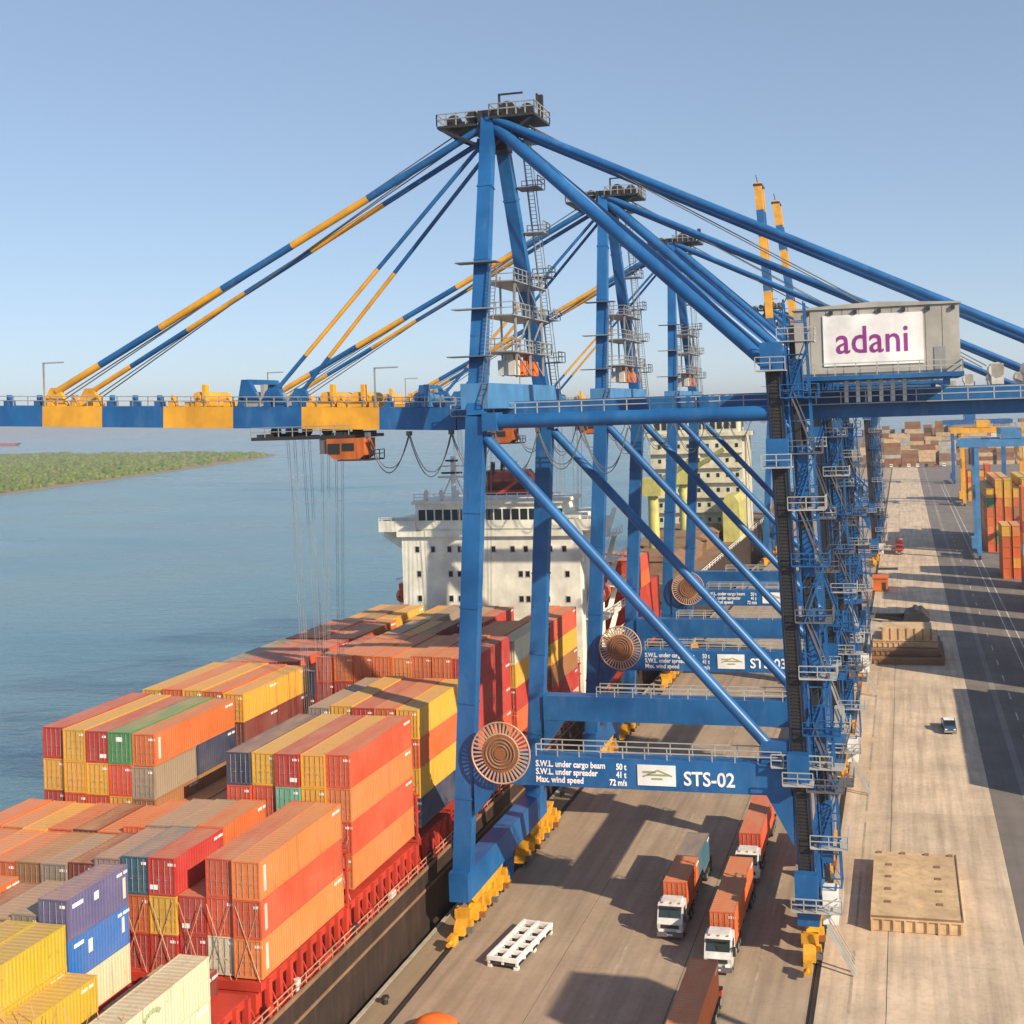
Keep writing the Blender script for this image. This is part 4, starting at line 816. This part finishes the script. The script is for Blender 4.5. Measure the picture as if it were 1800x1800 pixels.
# ================================================================ TRUCKS AND VEHICLES
wheel_me = {}
def wheels(par, xs, ys, r=.5, w=.32):
    for y in ys:
        for x in xs:
            key = (r, w)
            if key not in wheel_me:
                wheel_me[key] = (MB().tube((-w / 2, 0, 0), (w / 2, 0, 0), r, 18).mesh('tyre', ['rubber']), MB().tube((-w / 2 - .01, 0, 0), (w / 2 + .01, 0, 0), r * .55, 12).mesh('rim', ['steel']))
            o = link('wheel', wheel_me[key][0], par, (x, y, r)); link('rim', wheel_me[key][1], o)
def truck(label, x, y, cabmat='truckwhite'):
    """tractor and skeletal trailer, front at y, facing -y"""
    t = thing('terminal_truck', label, 'truck', (x, y, 0), 0, 'trucks on the quay')
    c = MB().prism([(0, .75), (-.12, 1.5), (.12, 2.0), (.42, 2.95), (.75, 3.1), (2.05, 3.1), (2.15, .75)], 0, -1.2, 1.2)
    cab = c.build('cab', cabmat, t)
    MB().prism([(.10, 2.02), (.085, 2.02), (.385, 2.88), (.40, 2.88)], 0, -1.05, 1.05).build('windscreen', 'cabglass', cab)
    for s in (-1, 1):
        MB().prism([(.35, 1.95), (.65, 2.75), (1.5, 2.75), (1.5, 1.95)], 0, s * 1.205 - .01, s * 1.205 + .01).build('side_window', 'cabglass', cab)
        MB().box(s * 1.42 - .13, s * 1.42 + .13, .05, .2, 1.7, 2.5).box(min(s * 1.2, s * 1.4), max(s * 1.2, s * 1.4), .1, .16, 2.35, 2.42).build('mirror', 'dark', cab)
        MB().box(s * .85 - .22, s * .85 + .22, -.17, -.08, .82, 1.05).build('headlight', 'signwhite', cab)
        MB().tube((s * 1.0, 1.0, 1.02), (s * 1.0, 2.6, 1.02), .3, 10).build('fuel_tank', 'steel', t)
    MB().box(-1.08, 1.08, .10, .34, 2.86, 2.98).build('sun_visor', 'dark', cab); MB().box(-.26, .26, -.215, -.2, .52, .64).build('number_plate', 'signwhite', cab)
    for sx in (-.8, 0, .8): MB().box(sx - .09, sx + .09, .62, .74, 3.1, 3.2).build('marker_lamp', 'orange', cab)
    MB().box(-.02, .02, .085, .11, 2.05, 2.8).build('windscreen_pillar', 'dark', cab)
    MB().box(-1.22, 1.22, -.2, .25, .38, .78).build('bumper', 'darksteel', cab)
    MB().box(-.85, .85, -.135, -.09, 1.12, 1.45).build('grille', 'dark', cab)
    MB().box(-.95, .95, .85, 1.9, 3.1, 3.32).build('roof_deflector', cabmat, cab)
    MB().box(-.5, .5, .9, 6.0, .7, 1.0).build('chassis', 'dark', t)
    ch = MB()
    for s in (-1, 1): ch.box(s * .5 - .1, s * .5 + .1, 3.2, 16.6, 1.02, 1.36)
    for k in range(7): ch.box(-1.2, 1.2, 3.4 + k * 2.15, 3.7 + k * 2.15, 1.1, 1.3)
    tr = ch.build('trailer', 'dark', t)
    MB().box(-1.1, 1.1, 16.5, 16.6, .6, 1.1).build('rear_bumper', 'red', tr)
    wheels(t, (-1.0, 1.0), (1.15, 4.4, 5.6)); wheels(t, (-1.0, 1.0), (13.2, 14.4, 15.6))
    return t
def load(x, yf, size, c, lab):
    return container(x, yf + (6.05 if size == 40 else 3.01), 1.37, size, c, lab, 'containers on the trucks', True, .05)
truck('white truck carrying orange and blue containers, lane nearer the water', 19.9, 1.9)
load(19.9, 4.7, 20, 'O', 'orange container right behind the cab of the truck nearer the water')
load(19.9, 10.9, 20, 'D', 'dark blue container at the rear of the truck nearer the water')
truck('white truck with one orange container, in shade beside the crane leg', 25.3, -3.7)
load(25.3, -.8, 40, 'O', 'orange container on the white truck in the middle of the lane queue')
truck('white truck with red container, last of the queue under the sill beam', 25.3, 14.6)
load(25.3, 17.5, 40, 'r', 'red-orange container on the rearmost truck under the sill beam')
truck('truck whose orange container is cut by the bottom edge of the picture', 25.2, -24.4)
load(25.2, -21.5, 40, 'O', 'orange container cut by the bottom edge of the picture')
truck('small red truck driving far along the quay', 39.9, 262, 'red')
load(39.9, 265, 20, 'r', 'red container on the far red truck')
# pickup on the apron
pk = thing('pickup_car', 'small dark blue pickup on the sunlit apron near the road', 'car', (47.7, 69.2, 0), R(4))
MB().prism([(0, .45), (0, .95), (.9, 1.05), (1.5, 1.65), (3.0, 1.7), (3.25, 1.1), (4.9, 1.08), (4.95, .45)], 0, -.9, .9).build('body', 'carblue', pk)
MB().prism([(.95, 1.07), (.93, 1.09), (1.48, 1.66), (1.5, 1.64)], 0, -.78, .78).build('windscreen', 'glass', pk)
for s in (-1, 1): MB().prism([(1.3, 1.15), (1.65, 1.6), (2.9, 1.6), (3.05, 1.15)], 0, s * .905 - .01, s * .905 + .01).build('side_window', 'glass', pk); MB().box(s * .62 - .18, s * .62 + .18, -.03, 0, .68, .85).build('headlight', 'signwhite', pk)
MB().box(-.92, .92, -.08, .1, .35, .55).build('bumper', 'steel', pk); MB().box(-.75, .75, 1.55, 2.95, 1.7, 1.74).build('roof_panel', 'signwhite', pk)
wheels(pk, (-.8, .8), (.85, 3.9), .36, .24)

# ================================================================ THINGS LEFT ON THE QUAY
def hatch(label, x0, x1, y0, y1, z0, h, mat, sockets=True):
    t = thing('hatch_cover_panel', label, 'hatch cover', ((x0 + x1) / 2, (y0 + y1) / 2, z0))
    a, b = (x1 - x0) / 2, (y1 - y0) / 2
    MB().box(-a, a, -b, b, h - .3, h).box(-a + .12, a - .12, -b + .15, b - .15, .05, h - .3).build('top_plate', mat, t)
    n = int(2 * a / .95)
    for k in range(n + 1):
        x = -a + .12 + k * (2 * a - .24) / n
        for s in (-1, 1): MB().box(x - .1, x + .1, s * (b - .08) - .09, s * (b - .08) + .09, 0 if k % 3 == 0 else .25, h - .3).build('stiffener', mat, t)
    MB().box(-a - .06, a + .06, -b - .03, -b + .05, h - .1, h + .06).box(a - .04, a + .06, -b, b, h - .12, h + .08).build('edge_lip', 'hatchbrown', t)
    if sockets:
        for sx in (-.38, .2):
            for k in range(4):
                MB().box(sx * 2 * a - .35 + .6, sx * 2 * a + .25 + .6, -b * .62 + k * b * .38, -b * .62 + k * b * .38 + .5, h, h + .06).build('lifting_socket', 'hatchbrown', t)
        for k in range(4):
            MB().box(-a + .3 + k * 2.4, -a + .8 + k * 2.4, b - .6, b - .2, h, h + .14).build('cleat', 'hatchbrown', t)
    return t
hatch('tan hatch cover panel lying on the apron beside the crane stairs', 37.95, 46.25, 6.4, 21.5, 0, 1.45, 'hatch')
for k in range(3): hatch('brown hatch cover panel, %s of the pile beyond the second crane' % ('lowest', 'middle', 'uppermost')[k], 34.6 + k * .4, 48.5 - k * .5, 112.5 + k * 1.6, 128 - k * .6, k * 1.25, 1.2, 'hatch' if k == 2 else 'hatchbrown', False)
cr_ = thing('timber_crate', 'pale crate standing on the pile of hatch covers', 'crate', (41.8, 120, 3.7))
MB().box(-4.6, 4.6, -3.2, 3.2, 0, 2.2).build('crate_body', 'hatch', cr_)
for k in range(7): MB().box(-4.6 + k * 1.5 - .08, -4.6 + k * 1.5 + .12, -3.3, -3.2, 0, 2.2).build('batten', 'hatchbrown', cr_)
gb = thing('cargo_grab', 'dark steel cargo grab lying on the apron beyond the hatch covers', 'grab', (42.5, 152, 0))
MB().prism([(-2.2, 0), (3.8, 0), (4.2, 1.6), (2.6, 3.2), (-.8, 2.6)], 1, -4, 4).build('bucket', 'dark', gb)
MB().beam((-1.5, 0, 1.6), (-8.5, 3, 1.0), 1.0, 1.1).beam((-1.5, -2.5, 1.2), (-8.0, 3, .8), .5, .6).build('arm', 'dark', gb)
MB().tube((1.2, -3, 3.0), (1.2, 3, 3.0), .6, 10).build('drum', 'dark', gb)
kk = thing('orange_cabin', 'orange site cabin beside the landward crane rail in the distance', 'cabin', (35.3, 193, 0))
MB().box(-1.9, 1.9, 0, 6, .2, 3.3).build('cabin_body', 'orange', kk); MB().box(-2.1, 2.1, -.2, 6.2, 3.3, 3.5).build('cabin_roof', 'orange', kk); MB().box(.4, 1.4, -.03, 0, .3, 2.3).build('cabin_door', 'dark', kk)
# white open-topped rack with ten cells
rk = thing('white_rack', 'white steel rack with ten open cells by the waterside crane bogies', 'rack', (4.9, -5.2, 0), R(-7))
xs = (0, 1.38, 2.76); ys = [k * 1.42 for k in range(6)]
for x in xs: MB().box(x - .14, x + .14, -.14, 7.24, .62, .98).build('side_wall', 'white', rk)
for y in ys:
    for i in range(2): MB().box(xs[i] + .14, xs[i + 1] - .14, y - .13, y + .13, .62, .95).build('cross_wall', 'white', rk)
MB().box(-.1, 2.86, -.1, 7.2, .28, .34).build('cell_shade_plate', 'dark', rk)  # dark sheet standing in for the shadow down inside the cells
for x in xs:
    for y in ys: MB().box(x - .1, x + .1, y - .1, y + .1, .34, .62).build('post', 'white', rk)
for x in (.1, 2.66):
    for y in (0.1, 3.5, 7.0): MB().box(x - .2, x + .2, y - .2, y + .2, 0, .3).build('foot', 'white', rk)
tb = thing('orange_tarpaulin', 'rounded orange tarpaulin bundle at the bottom edge by the waterside rail', 'tarpaulin', (4.6, -16.0, 0))
m = MB(); n12 = 14; rings = [(1.0, 0), (1.02, .5), (.9, 1.0), (.6, 1.3), (.15, 1.42)]; vs = []; fs = []
for rr, z in rings: vs += [(1.9 * rr * math.cos(i * 2 * math.pi / n12) * random.uniform(.94, 1.05), 1.3 * rr * math.sin(i * 2 * math.pi / n12) * random.uniform(.94, 1.05), z) for i in range(n12)]
for i in range(4):
    for j in range(n12): fs.append((i * n12 + j, i * n12 + (j + 1) % n12, (i + 1) * n12 + (j + 1) % n12, (i + 1) * n12 + j))
fs.append(tuple(range(4 * n12, 5 * n12))); m.add(vs, fs, 0, True).build('tarpaulin_cover', 'orange', tb)
MB().path([(1.95 * math.cos(a * math.pi / 10), 1.34 * math.sin(a * math.pi / 10), .55) for a in range(21)], .04, 5).build('lashing_rope', 'rope', tb)

# ================================================================ YARD ON THE LANDWARD SIDE
def gantry(label, x0, x1, y, h, mat, dy=14, tx=None, tw=3):
    t = thing('yard_gantry_crane', label, 'gantry crane', (0, y, 0), 0, 'yard gantry cranes')
    for x in (x0, x1):
        for yy in (0, dy): MB().beam((x, yy, 1.6), (x, yy, h - 3), 1.3, 1.3, (1, 0, 0)).build('leg', mat, t)
        MB().box(x - .7, x + .7, -2.5, dy + 2.5, 1.3, 2.7).build('side_beam', mat, t)
        wheels(t, (x,), (-1.6, .6, dy - .6, dy + 1.6), .75, .6)
        MB().box(x - .6, x + .6, 0, dy, h * .55, h * .55 + 1.1).build('tie_beam', mat, t)
    for yy in (0, dy): MB().box(x0 - 5 - (5 if tx else 0), x1 + 5, yy - .8, yy + .8, h - 3, h - .6).build('main_girder', mat, t)
    MB().rail([(x0 - 5, -.9, h - .6), (x1 + 5, -.9, h - .6)], 1.2, .08, 3).build('girder_railing', 'rail', t)
    xm = tx or x0 + (x1 - x0) * .35
    MB().box(xm - tw, xm + tw, -1, dy + 1, h - .55, h + 2.6).build('trolley', mat, t)
    MB().box(xm + 3.2, xm + 5.6, -2.6, .3, h - 6.2, h - 3.3).build('operator_cab', 'white', t)
    for x in (x0 + .2,): MB().box(x - 2.2, x - .8, 3, 9, 2.8, 6).build('power_house', mat, t)
    return t
gantry('blue yard gantry crane straddling the container rows by the road', 63.8, 93, 252, 37, 'blue_light')
gantry('yellow yard gantry crane far down the yard', 68.5, 95, 425, 36, 'yellow')
gantry('blue yard gantry crane far off behind the yellow one', 70, 98, 560, 37, 'blue')
RN = ['first', 'second', 'third', 'fourth', 'fifth', 'sixth', 'seventh']
def block(name, x0, y0, rows, bays, tiers, cols, doors=False):
    for b in range(bays):
        for r_ in range(rows):
            nt_ = tiers(r_, b)
            for k in range(nt_):
                if b > 0 and r_ > 0 and k < nt_ - 2: continue
                c = cols(r_, b, k, nt_)
                lab = '%s container, %s row from road, tier %s, %s bay of %s' % (CNAME[c], RN[r_], ('one', 'two', 'three', 'four', 'five', 'six', 'seven', 'eight', 'nine')[k], RN[b], name)
                container(x0 + r_ * 2.7, y0 + b * 12.9 + 6.05, .02 + k * (CH + .01), 40, c, lab, 'containers in the yard', doors and b == 0, .12)
rnd = random.Random(3)
block('the near yard block', 68.6, 214, 5, 1, lambda r_, b: 5, lambda r_, b, k, n: rnd.choice('OOoYO' if k < n - 1 else 'YYo'))
block('the block under the gantry', 68.6, 268, 6, 4, lambda r_, b: (7, 8, 8, 7, 8, 8)[r_] - (b == 3), lambda r_, b, k, n: ('YyYYOYy'[(r_ * 3 + b) % 7] if k >= n - 1 else rnd.choice('OoOYGrOYb')))
block('the far yard block', 70, 450, 5, 1, lambda r_, b: 6 - (r_ + b) % 2, lambda r_, b, k, n: rnd.choice('OoYbKrYO'))
# tall stacks closing the view at the end of the road, too far to pick apart
fb = MB(); FC = ['hatchbrown', 'orange', 'hatch', 'concrete', 'shipred', 'grey', 'copper']
for j in range(6):
    x = 8 + rnd.uniform(0, 5)
    while x < 130:
        L = rnd.choice((12.2, 12.2, 6.1)); hh = rnd.choice((3, 4, 5, 6, 7)) + j; y = 744 + j * 11 + rnd.uniform(-2, 2)
        for k in range(hh):
            ox = rnd.uniform(-.15, .15); fb.box(x + ox, x + L + ox, y, y + 2.4 + 5 * (j > 3), .02 + k * 2.9, 2.82 + k * 2.9, rnd.choice((0, 0, 2, 6, 2, 0, 3, 6, 2, 0, 6, 5)))
        x += L + rnd.choice((.3, .3, .5, 2.5, 5))
fb.build('far_container_stacks', FC, None, kind='stuff', label='mass of brown and orange container stacks closing the end of the road', category='containers')
# vehicles parked before those stacks
for k in range(7):
    v = thing('parked_van', '%s van from the water in the row across the far road end' % RN[k], 'van', (33 + k * 6.2, 724, 0), 0, 'vans at the far end of the road')
    MB().prism([(0, .5), (0, 1.4), (.9, 2.4), (5, 2.5), (5, .5)], 0, -1.1, 1.1).build('body', ('white', 'dark', 'white', 'white', 'dark', 'red', 'white')[k], v)
    MB().prism([(.1, 1.5), (.06, 1.5), (.82, 2.3), (.86, 2.3)], 0, -.95, .95).build('windscreen', 'glass', v); wheels(v, (-.95, .95), (1, 4), .4, .25)
# unseen objects added outside the picture to throw shade on the apron and road
wt = thing('shadow_caster', 'added unseen shadow tank on slim legs in the yard right of the picture', 'shadow caster', (62.8, -34.6, 0))  # unseen box on slim legs, added only for the block shadow it casts
MB().box(-3.4, 3.4, -3.6, 3.6, 27, 31).build('blocker', 'concrete', wt)
for sx in (-2.8, 2.8):
    for sy in (-3, 3): MB().beam((sx * 1.3, sy * 1.3, 0), (sx, sy, 27), .5, .5).build('leg', 'concrete', wt)
for z in (9, 18): MB().box(-3.4, 3.4, -3.6, -3.3, z, z + .4).box(-3.4, 3.4, 3.3, 3.6, z, z + .4).build('tie_beam', 'concrete', wt)

for k, (y0, y1, hh) in enumerate(((36, 84, 5), (92, 128, 8), (141, 150, 9), (163, 182, 8), (196, 203, 9))):  # unseen container blocks, added for the bands of shade they throw
    ob = MB()
    for r_ in range(4):
        y = y0
        while y < y1 - 5:
            L = 12.2 if y1 - y > 12.2 else y1 - y
            for t_ in range(hh - (r_ % 2)): ob.box(71 + r_ * 2.8, 73.44 + r_ * 2.8, y, y + L - .3, .02 + t_ * 2.9, 2.85 + t_ * 2.9, rnd.randrange(5))
            y += L
    ob.build('shade_container_block', ['orange', 'shipred', 'hatchbrown', 'yellow', 'grey'], None, kind='stuff', label='added unseen container block right of the picture, %s from the camera' % RN[k], category='containers')

# ---------------------------------------------------------------- the air
hm = bpy.data.materials.new('haze_air'); hm.use_nodes = True; ht = hm.node_tree; ht.nodes.remove(ht.nodes['Principled BSDF'])
pv_ = ht.nodes.new('ShaderNodeVolumePrincipled'); pv_.inputs['Color'].default_value = (.86, .90, .97, 1); pv_.inputs['Density'].default_value = HAZE
pv_.inputs['Anisotropy'].default_value = .2
ht.links.new(pv_.outputs[0], ht.nodes['Material Output'].inputs['Volume'])
MB().box(-24500, 24500, -900, 24500, -10, 135).build('haze', [hm], kind='stuff', label='thin pale haze over the harbour', category='haze')
